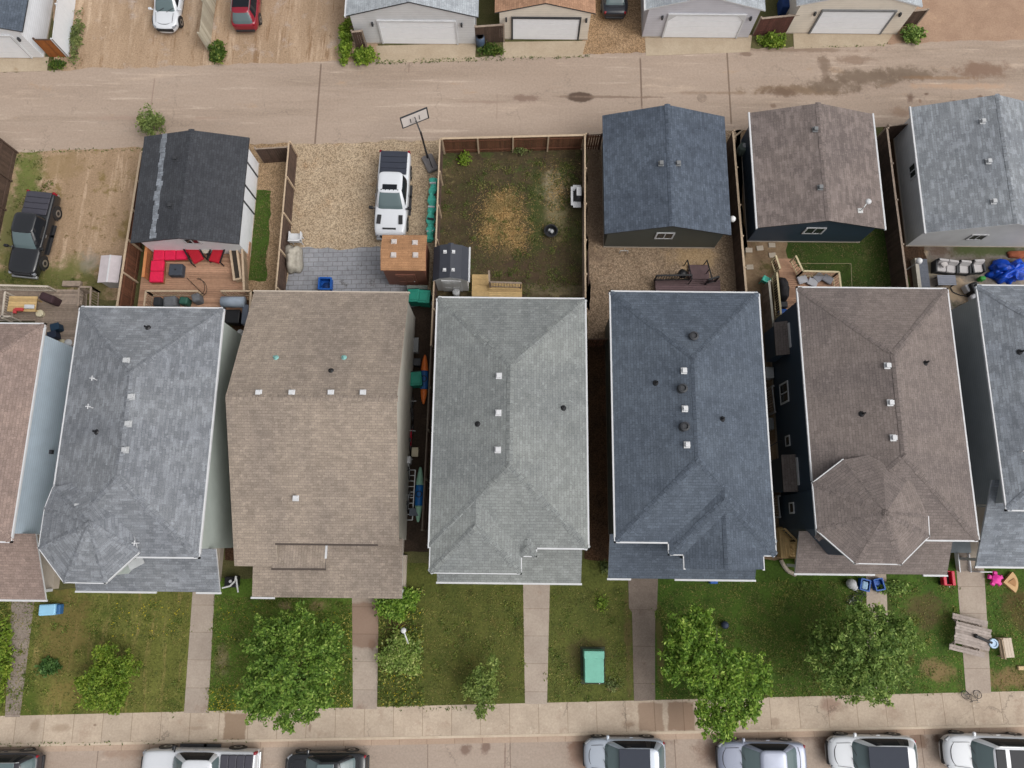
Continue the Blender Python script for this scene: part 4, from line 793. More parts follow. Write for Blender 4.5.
def pickup(label, px, py, ang, L=5.9, W=1.98, H=1.95, zt=1.18, body=None, ton=None, sun=None, vents=False, zc=.9, lights=False, hoodblack=False, group='parked pickups', vertical=True):
    p = P(px, py, zc); t = thing('pickup_truck', label, 'pickup truck', (p.x, p.y, -.115 if py > 720 else .0), group, ang, local=True); hl = L / 2
    S_ = [(0, .9, zt * .9), (.008, .95, zt), (.03, .98, zt), (.3, .985, zt), (.36, 1, zt), (.6, 1., zt), (.72, .995, zt * .985), (.9, .975, zt * .95), (.96, .92, zt * .92), (.985, .84, zt * .82), (1., .72, zt * .66)]
    b = MB(); b.loft(bodyloft(L, W, S_, zt), 0, True, True); b.build('body', body, t, smooth=True, sub=1)
    cb = -hl + L * .305
    ro = cabin(t, body, body, zt, H, cb, hl * .42, cb + .12, hl * .42 - .8, W / 2 * .92, W / 2 * .74, sun=sun, bp=(cb + 1.15,))
    q = MB(); n = 4; x0, x1 = -hl + .1, cb - .06
    for i in range(n):
        w = (x1 - x0) / n; q.rbox((x0 + w * (i + .5), 0, zt + .06), (w - .015, W * .83, .1), .035)
    q.build('tonneau_cover', ton, t); wheels(t, L, W, (-L * .3, L * .315), .4)
    for s in (1, -1):
        q = MB(); q.rbox((hl * .4, s * (W / 2 + .18), zt + .12), (.18, .26, .2), .05); q.bar((hl * .4, s * (W / 2 - .08), zt), (hl * .4, s * (W / 2 + .12), zt + .06), .06, .06); q.build('mirror', black, t)
        q = MB(); q.rbox((hl - .14, s * W * .38, zt * .72), (.2, .26, .18), .05, rz=-s * .35); q.build('headlight', lens, t)
        q = MB(); q.rbox((-hl + .06, s * W * .44, zt * .86), (.16, .16, .34), .04); q.build('taillight', redlens, t)
        q = MB(); q.bar((-.15, s * (W / 2 + .06), .42), (hl * .42, s * (W / 2 + .06), .42), .16, .05); q.bar((-hl * .3, s * (W / 2 + .06), .42), (0, s * (W / 2 + .06), .42), .16, .05); q.build('running_board', blkplastic, t)
        for x in (.05, .95): q = MB(); q.bar((x, s * (W / 2 + .02), zt - .18), (x + .2, s * (W / 2 + .02), zt - .18), .03, .04); q.build('door_handle', steel, t)
        if vents: q = MB(); q.rbox((hl * .65, s * W * .33, zt * .975 + .035), (.62, .26, .05), .02, rz=s * .06); q.build('hood_vent', blkplastic, t)
    if vents: q = MB(); q.rbox((hl - .42, 0, zt * .95 + .02), (.11, .85, .06), .02); q.build('hood_vent', blkplastic, t)
    if lights:
        for i in range(5): q = MB(); q.rbox((hl * .42 - .98, (i - 2) * .26, H + .005), (.08, .07, .05), .02); q.build('marker_light', dkgrey, ro)
    q = MB(); q.rbox((hl - .05, 0, .72), (.14, W * .6, .4), .05); q.build('grille', blkplastic, t); q = MB(); q.rbox((hl - .01, 0, .5), (.2, W * .86, .2), .06); q.build('bumper', steel, t); q = MB(); q.rbox((-hl, 0, .55), (.22, W * .86, .2), .06); q.build('bumper', steel, t)
    return t
wp = paint('white_paint', S(214, 217, 222)); bkp = paint('black_paint_gloss', (.012, .013, .016), 0, .22); slv = paint('silver_paint', S(176, 184, 196), .25, .34); slate = paint('blue_grey_paint', S(140, 146, 164), .3, .34); redp = paint('dark_red_paint', S(140, 22, 44), .1); navyp = paint('dark_navy_paint', (.012, .014, .022)); plum = paint('dark_plum_paint', (.03, .028, .034)); blkroof = M('black_roof_panel', S(62, 66, 76), .6, .03, spec=.1)
tong = M('grey_tonneau', S(66, 65, 74), .5, .06); tonb = M('slate_tonneau', S(52, 56, 68), .5, .06)
N_, S__ = math.pi / 2, -math.pi / 2
pickup('black pickup with a grey tonneau parked on the dirt pad at the left', 32, 233, S__ - .10, 5.6, 1.92, 1.85, 1.12, bkp, tong)
pickup('white pickup with hood vents and ribbed slate tonneau on the tan gravel', 392.5, 194, S__ - .02, 5.85, 2.08, 1.95, 1.2, wp, tonb, sun=[(-.12, .24, .46, carglass_d)], vents=True, lights=True)
pickup('white pickup with a flat grey bed cover parked along the street', 197.5, 770, math.pi, 6.3, 2.02, 1.95, 1.2, wp, tong)
car('white car facing the lane on the dirt pad at the top', 168, -1, S__ - .03, 4.6, 1.83, 1.46, .92, wp, kind='sedan', rails=False)
car('dark red hatchback parked nose away on the dirt pad', 246, -2, N_ + .02, 4.6, 1.85, 1.6, 1.0, redp, sun=[(-1.4, .2, .55, carglass_d)])
car('dark navy car on the brown gravel between two lane garages', 614.5, -14, N_, 4.5, 1.8, 1.46, .92, navyp, kind='sedan', rails=False)
car('dark car with red tail light cut off at the bottom left corner', -6, 771, math.pi + .02, 4.7, 1.85, 1.62, 1., plum, sun=[(-1.5, .1, .6, carglass)], rails=True)
car('black car parked behind the white street pickup', 325, 771, math.pi + .02, 4.5, 1.82, 1.5, .94, bkp, kind='sedan', rails=False, sun=[(-.6, .3, .5, carglass)])
car('silver crossover with a dark glass roof on the street', 625, 757, math.pi, 4.5, 1.85, 1.6, .98, slv, sun=[(-1.25, .42, .585, blkroof)], rails=False)
car('blue grey sedan parked under the leafy street tree', 763, 760, math.pi, 4.9, 1.84, 1.47, .92, slate, kind='sedan', rails=False)
car('white crossover with a black roof panel on the street', 874, 755, math.pi, 4.85, 1.9, 1.62, 1.0, wp, sun=[(-1.5, .62, .6, blkroof)], rails=False)
car('white three row van like car at the bottom right corner', 994, 755, math.pi - .02, 5.3, 1.98, 1.78, 1.08, wp, sun=[(-.08, .44, .5, carglass_d), (-1.5, -.3, .5, carglass_d)])
# ------------------------------------------------------------------ yard things
def one(name, label, cat, b, mat, loc, group=None, **k):
    return tag(b.build(name, mat, None, loc=(loc[0], loc[1], 0), **k), label, cat, group)
V = lambda x, y, z=0.: Vector((x, y, z))
def deck(label, px, z, mat, vertical=False, name='deck', bw=.14, rails=(), rmat=None, steps=None, postmat=None, rh=.95, spindles=True):
    q = [P(x, y, z) for x, y in px]; x0, x1 = min(p.x for p in q), max(p.x for p in q); y0, y1 = min(p.y for p in q), max(p.y for p in q)
    t = thing(name, label, 'deck', ((x0 + x1) / 2, (y0 + y1) / 2, 0)); b = MB(); u = 0
    a0, a1, c0, c1 = (y0, y1, x0, x1) if not vertical else (x0, x1, y0, y1); n = int((a1 - a0) / bw)
    for i in range(n):
        a = a0 + (i + .5) * bw; w = bw - .012
        b.box(((c0 + c1) / 2, a, z - .02) if not vertical else (a, (c0 + c1) / 2, z - .02), (c1 - c0, w, .04) if not vertical else (w, c1 - c0, .04))
    b.build('decking', mat, t)
    b = MB(); 
    for x in (x0 + .05, x1 - .05): b.box((x, (y0 + y1) / 2, z / 2 - .03), (.06, y1 - y0 - .1, z - .06 - .02))
    for y in (y0 + .05, y1 - .05): b.box(((x0 + x1) / 2, y, z / 2 - .03), (x1 - x0 - .25, .06, z - .06 - .02))
    b.build('skirting', mat, t)
    for (p, q_) in rails:
        a, e = P(*p, z + rh), P(*q_, z + rh); b = MB(); d = e - a; L = d.length
        b.bar(a, e, .11, .045); 
        if spindles:
            b.bar(a - V(0, 0, rh - .12), e - V(0, 0, rh - .12), .05, .06)
            k = max(1, int(L / .16))
            for i in range(1, k): p_ = a.lerp(e, i / k); b.bar(p_ - V(0, 0, .02), p_ - V(0, 0, rh - .12), .03, .03)
        for i in range(2): p_ = a.lerp(e, i); b.bar(p_, p_ - V(0, 0, rh + .02), .09, .09)
        b.build('railing', rmat or mat, t)
    return t
# --- deck behind the charcoal garage
d1 = deck('warm brown board deck with red lounge furniture behind the charcoal garage', [(146, 240), (240, 240), (243, 312), (143, 312)], .45, deckw, rails=[((146, 291), (197, 291)), ((221, 291), (251, 291)), ((251, 291), (249, 322)), ((146, 291), (144, 306))], rmat=cap_w)
w = MB(); a, e = P(147, 241, 1.25), P(143, 277, 1.25); w.bar(a, e, .16, .05)
for i in range(22): p = a.lerp(e, (i + .5) / 22); w.bar(p - V(0, 0, .03), p - V(0, 0, .85), .1, .025)
w.build('privacy_wall', wood('orange_cedar', S(196, 130, 80), .12), d1)
w = MB(); a, e = P(242, 245, 1.2), P(244, 291, 1.2); w.bar(a, e, .12, .05)
for i in range(24): p = a.lerp(e, (i + .5) / 24); w.bar(p - V(0, 0, .03), p - V(0, 0, .8), .12, .025)
w.build('privacy_wall', cap_w, d1)
dz = .45
a, e = P(233, 246, 1.), P(237.5, 279, 1.); c = (a + e) / 2; Lp = (e - a).length; t = thing('planter_box', 'long pale timber planter box full of dark soil on the red sofa deck', 'planter', (c.x, c.y, dz)); b = MB(); rz = math.atan2(e.y - a.y, e.x - a.x)
b.box((c.x, c.y, dz + .25), (Lp, .42, .5), rz=rz); ux, uy = math.cos(rz), math.sin(rz)
for s in (-1, 1): b.box((c.x - uy * .21 * s, c.y + ux * .21 * s, dz + .53), (Lp + .1, .13, .06), rz=rz); b.box((c.x + ux * Lp / 2 * s, c.y + uy * Lp / 2 * s, dz + .531), (.13, .29, .06), rz=rz)
b.build('box', cap_w, t); b = MB(); b.box((c.x, c.y, dz + .48), (Lp - .12, .29, .05), rz=rz); b.build('soil', soil, t)
redfab = M('red_fabric', S(220, 30, 76), .85, .1, 5); redfab2 = M('deep_red_fabric', S(176, 22, 42), .85, .12, 5)
def sofa(label, segs, z, mat, frame):
    c = P(*segs[0][0], z + .45); t = thing('corner_sofa', label, 'sofa', (c.x, c.y, z)); b = MB(); f = MB()
    for (pa, pb, w) in segs:
        a, e = P(*pa, z + .45), P(*pb, z + .45); d = e - a; L = d.length; rz = math.atan2(d.y, d.x); n = max(1, round(L / .75)); m = (a + e) / 2
        for i in range(n): p = a.lerp(e, (i + .5) / n); q = MB(); q.rbox((p.x, p.y, z + .36), (L / n - .02, w, .22), .06, rz=rz); q.build('cushion', mat, t)
        f = MB(); f.box((m.x, m.y, z + .13), (L - .06, w - .08, .26), rz=rz); f.build('base', frame, t)
    return t
sofa('red L shaped corner sofa on the warm brown deck', [((153, 254), (187, 253), .82), ((157.5, 260), (155.5, 282), .82)], dz, redfab, wood('sofa_base', S(150, 104, 70)))
def lounge_chair(label, px, py, rz, z, mat, frame, group):
    p = P(px, py, z + .5); t = thing('armchair', label, 'armchair', (p.x, p.y, z), group, rz, local=True, scale=1.2)
    b = MB(); b.rbox((0, .0, .4), (.58, .95, .18), .06); b.build('seat', mat, t); b = MB(); b.box((0, .52, .62), (.6, .14, .62), rx=-.35); b.build('backrest', mat, t)
    for s in (-1, 1): b = MB(); b.bar((s * .36, -.45, .5), (s * .36, .5, .56), .07, .04); b.bar((s * .36, -.42, .5), (s * .36, -.42, 0), .05, .05); b.bar((s * .36, .42, .54), (s * .36, .42, 0), .05, .05); b.build('arm_frame', frame, t)
    return t
lounge_chair('red cushioned lounge chair between the sofa and round side table', 195, 254, .55, dz, redfab2, black, 'red lounge chairs')
lounge_chair('red cushioned lounge chair between the round side table and planter', 217, 254, -.25, dz, redfab2, black, 'red lounge chairs')
p = P(206, 250, .95); t = thing('side_table', 'small round white rimmed side table between two red chairs', 'table', (p.x, p.y, dz)); b = MB(); b.lathe((p.x, p.y, dz), [(.2, 0), (.06, .03), (.05, .46), (.24, .48), (.24, .5)], 16); b.build('pedestal', dkgrey, t)
b = MB(); b.lathe((p.x, p.y, dz + .5), [(.2, 0), (.25, .0), (.25, .06), (.13, .08), (.12, .04)], 20); b.build('rim', M('cream_rim', S(196, 186, 170), .6), t)
p = P(175.5, 269.5, .9); t = thing('fire_table', 'dark grey covered square fire table on the warm brown deck', 'fire table', (p.x, p.y, dz)); b = MB(); b.rbox((p.x, p.y, dz + .24), (.86, .78, .48), .07); b.build('cover', M('slate_cover', S(62, 68, 78), .7, .1), t); b = MB(); b.lathe((p.x, p.y, dz + .48), [(.06, 0), (.05, .02), (.01, .03)], 10); b.build('knob', black, t)
# wrought iron arch lying on the deck
t = thing('iron_arch', 'dark wrought iron hoop frame leaning on the deck railing', 'metal frame', P(200, 289, .5)); b = MB(); c = P(200, 288, .85)
arc = lambda r, o: [c + V(r * math.cos(a), r * 1.1 * math.sin(a), o + .25 * math.sin(a)) for a in [math.pi * (-.55 + 1.0 * i / 12) for i in range(13)]]
for o in (0, .3): b.path(arc(.42, o), .022)
b.path([arc(.42, 0)[3], arc(.42, .3)[3]], .02); b.path([arc(.42, 0)[9], arc(.42, .3)[9]], .02); b.path([P(187, 278, .55), P(203, 294, .9)], .022); b.path([P(197, 279, .6), arc(.42, 0)[12]], .02); b.build('hoop', M('rusty_iron', (.05, .032, .022), .6), t)
# covered furniture under the lower deck rail
def cover(label, px, z0, h, w, d, mat, rz=0., name='covered_furniture', cat='cover', r=.12, group=None):
    p = P(*px, z0 + h); b = MB(); n = 5; b.rbox((p.x, p.y, z0 + h / 2), (w, d, h), r, rz=rz); o = one(name, label, cat, b, mat, (p.x, p.y), group, smooth=False); return o
greycov = M('grey_tarp', S(106, 108, 112), .8, .2, 4); tarp_b = M('pale_blue_grey_cover', S(160, 172, 186), .7, .1, 4); stone = M('stone_cover', S(170, 164, 152), .85, .2, 5)
cover('charcoal grill cover at the left end of the lower deck rail', (156.5, 301), .45, .95, .5, .6, M('charcoal_cover', S(44, 46, 50), .8, .2))
cover('grey covered patio table beside the lower deck rail', (169, 301), .45, .7, .8, .7, greycov, .1)
cover('dark green lidded box beside the grey covered table', (183, 300), .45, .65, .55, .5, M('green_box', S(46, 92, 78), .6, .12), -.1, name='storage_box', cat='storage box')
cover('grey covered chair stack next to the deck steps', (195, 297), .45, .75, .5, .55, greycov, .3)
t = thing('patio_swing', 'grey covered L shaped lounge at the corner of the mottled grey house', 'lounge', P(235, 303, .45)); q = P(233, 301.5, 1.1); b = MB(); b.tube(q + V(-.72, 0, -.1), q + V(.7, 0, -.1), .34, .34, 16); b.build('cover', tarp_b, t, smooth=True); q = P(244.5, 314, 1.1); b = MB(); b.rbox((q.x, q.y, .8), (.42, 1.3, .6), .12); b.build('side_cover', M('dark_cover', S(96, 104, 118), .7, .1), t)
b = MB(); q = P(233, 317, .6); b.rbox((q.x, q.y, .5), (.9, .9, .5), .06); one('grill', 'black barbecue grill tucked beside the grey covered lounge', 'grill', b, black, (q.x, q.y))
b = MB(); q = P(240, 332, .3); b.sphere((q.x, q.y, .22), .2, 8, sz=1.1); b.sphere((q.x + .12, q.y - .16, .16), .16, 8); one('trash_bag', 'small crumpled white bag in the gap beside the tan roofed house', 'bag', b, white, (q.x, q.y))
# pale lidded storage box by the rust fence
p = P(109.5, 269, 1.25); t = thing('storage_shed', 'pale plastic lidded storage shed standing by the rust coloured fence', 'storage shed', (p.x, p.y, 0)); b = MB(); b.box((p.x, p.y, .6), (1.1, 1.6, 1.2)); b.build('body', M('plastic_body', S(188, 184, 182), .6, .06), t)
b = MB(); lid = M('plastic_lid', S(196, 186, 188), .5, .08)
for s in (-1, 1): b.box((p.x + s * .32, p.y, 1.27), (.66, 1.78, .05), ry=s * .18)
b.build('lid', lid, t); b = MB(); b.box((p.x, p.y, 1.35), (.09, 1.8, .04)); b.build('ridge_strip', white, t)
# --- weathered deck of the house at the left end
d0 = deck('weathered grey board deck behind the brown roofed house', [(40, 289), (80, 289), (76, 345), (36, 345)], .4, greywood, rails=[((80, 287), (91, 287)), ((91, 287), (90, 306)), ((79, 288), (78, 306))], rmat=greywood)
b = MB(); e0, e1 = P(62, 284, .25), P(80, 284, .25); b.box(((e0.x + e1.x) / 2, e0.y + .05, .12), (e1.x - e0.x, .35, .24)); b.build('step', greywood, d0)
d0b = deck('lower plank deck with a table under the pale capped rail at the left edge', [(-20, 287), (42, 290), (42, 320), (-30, 320)], .3, greywood, rails=[((-10, 285), (48, 286.5)), ((5, 292), (2, 318)), ((-20, 316.5), (10, 316.5))], rmat=wood('pale_rail', S(196, 186, 172), .1))
p = P(22.5, 304, 1.); t = thing('patio_table', 'tan wooden table top with red and white things at the left edge', 'table', (p.x, p.y, .3)); b = MB()
for i in range(6): b.box((p.x, p.y - .42 + i * .168, 1.0), (1.75, .155, .04))
b.build('tabletop', yellow_w, t)
for sx in (-1, 1):
    for sy in (-1, 1): b = MB(); b.box((p.x + sx * .75, p.y + sy * .35, .64), (.08, .08, .68)); b.build('leg', yellow_w, t)
b = MB(); q = P(18, 309, 1.2); b.rbox((q.x, q.y, 1.1), (.5, .22, .16), .05); b.rbox((q.x - .25, q.y - .1, 1.09), (.2, .3, .14), .04); one('toolbox', 'small red toolbox on the tan wooden table', 'toolbox', b, M('red_box', S(190, 66, 66), .5), (q.x, q.y))
b = MB(); q = P(28, 306, 1.2); b.rbox((q.x, q.y, 1.08), (.6, .26, .12), .04); one('white_tray', 'white tray beside the red toolbox on the tan table', 'tray', b, white, (q.x, q.y))
b = MB(); q = P(39, 313, .7); b.lathe((q.x, q.y, .3), [(.18, 0), (.22, .3), (.24, .36), (.2, .4)], 14); one('bucket', 'cream bucket with lid beside the tan wooden table', 'bucket', b, M('cream_plastic', S(216, 206, 176), .5), (q.x, q.y))
cover('dark maroon covered grill against the rail of the plank deck', (46, 297), .3, .9, .95, .5, M('maroon_cover', S(62, 42, 46), .8, .2), -.35, name='covered_grill')
for px_, py_, c_, l_ in ((55, 327, S(24, 52, 74), 'dark blue bin on the weathered deck by the house corner'), (52, 335, S(30, 40, 60), 'navy crate below the dark blue bin near the ice blue wall')):
    b = MB(); q = P(px_, py_, .9); b.rbox((q.x, q.y, .68), (.5, .42, .55), .06, rz=.3); b.rbox((q.x + .02, q.y, .97), (.55, .46, .06), .03, rz=.3); one('bin', l_, 'bin', b, M('navy_plastic', c_, .5, .2), (q.x, q.y))
for i, (px_, py_) in enumerate(((68, 343), (62, 342))):
    b = MB(); q = P(px_, py_, .4); b.sphere((q.x, q.y, .28), .3 - .06 * i, 9, sz=.9); b.sphere((q.x + .15, q.y + .12, .2), .2, 8); one('trash_bag', ('larger white bag on the ground by the mottled grey house corner', 'smaller pale bag lying beside the larger white bag')[i], 'bag', b, (white, M('cream_bag', S(200, 190, 160), .6))[i], (q.x, q.y))
# --- pickup yard
for i in range(1):
    p = P(295, 236.5, .8); t = thing('chair_stack', 'stack of white plastic chairs against the brown fence', 'chairs', (p.x, p.y, 0)); 
    for k in range(4): b = MB(); b.rbox((p.x - .02, p.y + .1 - k * .03, .42 + k * .09), (.72, .5, .05), .02); b.box((p.x, p.y - .18 - k * .06, .6 + k * .09), (.7, .08, .42), rx=.15); [b.bar((p.x + s * .36, p.y - .2, .62 + k * .09), (p.x + s * .36, p.y + .32, .62 + k * .09), .06, .04) for s in (-1, 1)]; b.build('chair_shell', white, t)
    b = MB(); [b.bar((p.x + sx * .3, p.y + sy * .2, 0), (p.x + sx * .3, p.y + sy * .2, .42), .05, .05) for sx in (-1, 1) for sy in (-1, 1)]; b.build('leg_frame', white, t)
def lumpy(name, label, cat, px, z0, w, d, h, mat, seed, rz=0., amp=.12, fine=8., n=26, group=None, flat=.55):
    """draped sheet: closed lumpy mound"""
    from mathutils import noise
    p = P(*px, z0 + h * .7); b = MB(); rings = []
    for j in range(9):
        u = j / 8; r = (1 - u ** 2.4 * (1 - 1e-3)); z = h * (1 - (1 - u) ** 2) if j else 0
        ring = []
        for i in range(n):
            a = 2 * math.pi * i / n; q = Vector((math.cos(a), math.sin(a), u)) * fine * .25 + Vector((seed, 0, 0)); k = 1 + noise.noise(q) * amp * 2.4
            cu, su = math.cos(a), math.sin(a); m = (abs(cu) ** 3 + abs(su) ** 3) ** (-1 / 3)
            x, y = cu * m * r * k * w / 2, su * m * r * k * d / 2
            zz = z0 + max(0, z * (1 + noise.noise(Vector((x, y, seed)) * fine * .6) * amp * 2.5 * (j > 0)))
            ring.append(Vector((x * math.cos(rz) - y * math.sin(rz) + p.x, x * math.sin(rz) + y * math.cos(rz) + p.y, zz)))
        rings.append(ring)
    b.loft(rings, 0, True, True); return one(name, label, cat, b, mat, (p.x, p.y), group, smooth=True)
lumpy('covered_grill', 'stone coloured tarp bunched over a barbecue against the brown fence', 'cover', (293, 257), 0, 1.05, 1.75, .95, stone, 3.1, amp=.16, fine=5)
p = P(325, 283.5, .5); t = thing('tub', 'open blue plastic tub on the grey pavers', 'tub', (p.x, p.y, 0)); b = MB()
for s in (-1, 1): b.box((p.x + s * .36, p.y, .28), (.05, .72, .5)); b.box((p.x, p.y + s * .34, .28), (.68, .05, .5)); b.box((p.x + s * .38, p.y, .52), (.1, .78, .05)); b.box((p.x, p.y + s * .37, .521), (.68, .1, .05))
b.box((p.x, p.y, .04), (.74, .72, .04)); b.build('body', blue, t); b = MB(); b.lathe((p.x, p.y - .05, .06), [(.26, 0), (.26, .1), (.1, .16), (.01, .17)], 12); b.build('contents', M('deep_blue', S(14, 54, 110), .6), t)
def cart(label, px, rz=0., group='teal wheeled carts', mat=None):
    p = P(*px, 1.0); t = thing('wheelie_bin', label, 'wheelie bin', (p.x, p.y, 0), group, rz, local=True, scale=1.12); m = mat or teal; b = MB(); b.box((0, 0, .52), (.55, .62, .96), taper=1.12); b.build('body', m, t)
    b = MB(); b.rbox((0, -.02, 1.05), (.66, .76, .1), .05); b.rbox((0, -.05, 1.1), (.5, .5, .06), .03); b.build('lid', m, t); b = MB(); b.tube((-.3, .4, .98), (.3, .4, .98), .025); b.build('handle', black, t)
    for s in (-1, 1): b = MB(); b.tube((s * .26, .3, .13), (s * .32, .3, .13), .13, .13, 12); b.build('wheel', black, t)
    return t
cart('teal wheelie bin nearest the tan roofed house below the cedar toned shed', (414, 296), .05); cart('teal wheelie bin nearest the thin fence below the cedar toned shed', (424.5, 297), -.08)
cart('teal wheelie bin in the narrow side passage beside the orange kayak', (416, 379), .12)
b = MB(); p = P(417, 287, .6); b.rbox((p.x, p.y, .5), (1.3, .3, .1), .03); one('plank', 'grey board leaning under the front of the cedar toned shed', 'board', b, M('grey_board', S(120, 128, 122), .7), (p.x, p.y))
# basketball hoop
p = P(430, 163, .2); t = thing('basketball_hoop', 'portable basketball hoop with clear backboard leaning over the lane', 'basketball hoop', (p.x, p.y, 0)); dr = Vector((-.42, .9, 0)).normalized(); sdv = Vector((dr.y, -dr.x, 0))
b = MB(); ang = math.atan2(dr.y, dr.x); b.rbox((p.x, p.y, .16), (1.25, .78, .3), .12, rz=ang); b.build('base', M('grey_base', S(120, 116, 116), .7, .12), t)
b = MB(); a = p + dr * .35; a.z = .3; top = p + dr * .75; top.z = 2.75; b.bar(a, top, .1, .1); b.bar(p - dr * .45 + V(0, 0, .1), a.lerp(top, .45), .05, .05); b.build('pole', black, t)
bc = p + dr * 1.55; bc.z = 3.05; b = MB(); b.bar(top - V(0, 0, .3), bc - V(0, 0, .2), .06, .06); b.bar(top, bc + V(0, 0, .2), .06, .06); b.build('arm', black, t)
tilt = Vector((0, 0, 1)); b = MB(); b.bar(bc - sdv * .0 - V(0, 0, .53) + dr * .08, bc + V(0, 0, .53) + dr * .08, .02, 1.8) if False else None
b = MB(); b.box(bc + dr * .08, (.03, 1.75, 1.05), rz=ang); b.build('backboard', M('backboard_acrylic', S(232, 222, 216), .25, .04), t)
b = MB()
for s in (-1, 1): b.bar(bc + dr * .08 + sdv * .88 * s - V(0, 0, .54), bc + dr * .08 + sdv * .88 * s + V(0, 0, .54), .07, .07); b.bar(bc + dr * .08 - sdv * .91 + V(0, 0, .53 * s), bc + dr * .08 + sdv * .91 + V(0, 0, .53 * s), .07, .07)
for s in (-1, 1): b.bar(bc + dr * .05 + sdv * .3 * s - V(0, 0, .3), bc + dr * .05 + sdv * .3 * s + V(0, 0, .12), .035, .035)
b.build('backboard_frame', dkgrey, t); rc = bc + dr * .36 - V(0, 0, .34); b = MB(); b.path([rc + V(.23 * math.cos(i * math.pi / 9), .23 * math.sin(i * math.pi / 9), 0) for i in range(19)], .016); b.build('rim', M('rim_orange', S(190, 80, 50), .5), t)
b = MB(); [b.tube(rc + V(.22 * math.cos(i * math.pi / 5), .22 * math.sin(i * math.pi / 5), 0), rc + V(.12 * math.cos(i * math.pi / 5 + .3), .12 * math.sin(i * math.pi / 5 + .3), -.4), .012, .012, 4) for i in range(10)]; b.build('net', white, t)
# turquoise bundle along the fence
t = thing('inflatable', 'long turquoise plastic bundle with pale straps lying along the thin fence', 'plastic bundle', P(435, 210)); a, e = P(433.5, 178, .35), P(429.5, 241, .35); n = 9
b = MB(); rings = []
for i in range(37):
    u = i / 36; c = a.lerp(e, u); w = .23 + .05 * math.sin(u * 40) + .05 * random.random(); h = .42 + .1 * math.sin(u * 23 + 1) + random.random() * .08
    if i in (0, 36): w *= .4; h *= .5
    rings.append([c + V(w * math.cos(q) + .03 * math.sin(u * 17), 0, -.3 + max(.01, h * (.5 + .5 * math.sin(q)))) for q in [2 * math.pi * k / 10 for k in range(10)]])
b.loft(rings, 0, True, True); b.build('body', turq, t)
for i in range(5): c = a.lerp(e, .1 + i * .19); b = MB(); b.box((c.x, c.y, .5), (.42, .1, .12), rz=random.uniform(-.2, .2)); b.build('strap', (white, dkgrey)[i % 2], t)
# --- weedy yard
p = P(577, 196, .9); t = thing('barbecue_grill', 'stainless and black barbecue grill with pale side shelves by the weedy yard fence', 'barbecue grill', (p.x, p.y, 0), None, math.pi / 2, local=True)
b = MB(); b.box((0, 0, .45), (.75, .5, .8)); b.build('cabinet', black, t); b = MB(); b.tube((-.36, -.1, .98), (.36, -.1, .98), .26, .26, 14); b.build('hood', black, t, smooth=False)
for s in (-1, 1): b = MB(); b.box((s * .58, 0, .86), (.4, .5, .04)); b.build('side_shelf', white, t)
b = MB(); b.box((0, .32, .88), (1.3, .14, .05)); b.build('front_shelf', white, t); b = MB(); b.box((.16, -.1, 1.24), (.6, .3, .02)); b.build('lid_panel', white, t)
p = P(551, 231, .25); t = thing('fire_pit', 'small round black fire pit on the weedy yard', 'fire pit', (p.x, p.y, 0)); b = MB(); b.lathe((p.x, p.y, 0), [(.3, 0), (.42, .3), (.45, .32), (.38, .32), (.28, .1), (.02, .08)], 18); b.build('bowl', black, t); b = MB(); b.sphere((p.x + .05, p.y, .2), .14, 7); b.sphere((p.x - .1, p.y + .1, .16), .1, 7); b.build('ash', ltgrey, t)
ds = deck('new yellow timber landing and steps behind the silver grey house', [(489, 282), (522, 282), (522, 300), (489, 300)], .5, yellow_w, rails=[((490, 282), (521, 283)), ((489, 271), (489.5, 282))], rmat=greywood, rh=.9, vertical=False)
for i in range(4): a, e = P(472, 275 + i * 6, .3), P(489, 275 + i * 6, .3); b = MB(); b.box(((a.x + e.x) / 2, a.y - .1, .1 + .045 * i), (e.x - a.x, .36, .2 + .09 * i)); b.build('step', yellow_w, ds)
b = MB(); p = P(456, 292, .5); b.lathe((p.x, p.y, 0), [(.2, 0), (.24, .5), (.2, .56), (.02, .6)], 12); one('propane_tank', 'pale grey round tank in front of the small dark roofed shed', 'tank', b, ltgrey, (p.x, p.y))
# --- gravel yard
dp = deck('low purple brown board deck behind the slate roofed house', [(656, 279), (720, 279), (720, 300), (656, 300)], .45, deckp, rails=[((657, 275.5), (692, 275)), ((709, 279.5), (719, 276.5))], rmat=black, rh=.9)
for i in range(3): a, e = P(689, 265 + i * 5, .3), P(709, 265 + i * 5, .3); b = MB(); b.box(((a.x + e.x) / 2, a.y - .1, .07 + .05 * i), (e.x - a.x, .36, .14 + .1 * i)); b.build('step', deckp, dp)
for (x, y, x2, y2) in ((687.5, 260, 692, 279), (707, 260, 712, 278)):
    b = MB(); a, e = P(x, y, 1.0), P(x2, y2, 1.35); b.bar(a, e, .07, .05); [b.bar(p_ , V(p_.x, p_.y, .0), .05, .05) for p_ in (a, e, a.lerp(e, .5))]; b.build('stair_rail', black, dp)
p = P(683, 273, .9); t = thing('kettle_grill', 'black kettle grill on legs at the corner of the purple brown deck', 'barbecue grill', (p.x, p.y, 0)); b = MB(); b.lathe((p.x, p.y, .5), [(.05, 0), (.24, .1), (.3, .26), (.28, .36), (.16, .48), (.02, .52)], 16); b.build('bowl', black, t)
for i in range(3): b = MB(); a = i * 2.09; b.tube((p.x + .15 * math.cos(a), p.y + .15 * math.sin(a), .6), (p.x + .34 * math.cos(a), p.y + .34 * math.sin(a), 0), .02); b.build('leg', black, t)
b = MB(); a, e = P(588, 252, 1.), P(588.5, 285, 1.); b.bar(a, e, .07, .5); one('board', 'long dark board leaning on the pale capped fence in the gravel yard', 'board', b, cedar_d, ((a.x + e.x) / 2, (a.y + e.y) / 2))
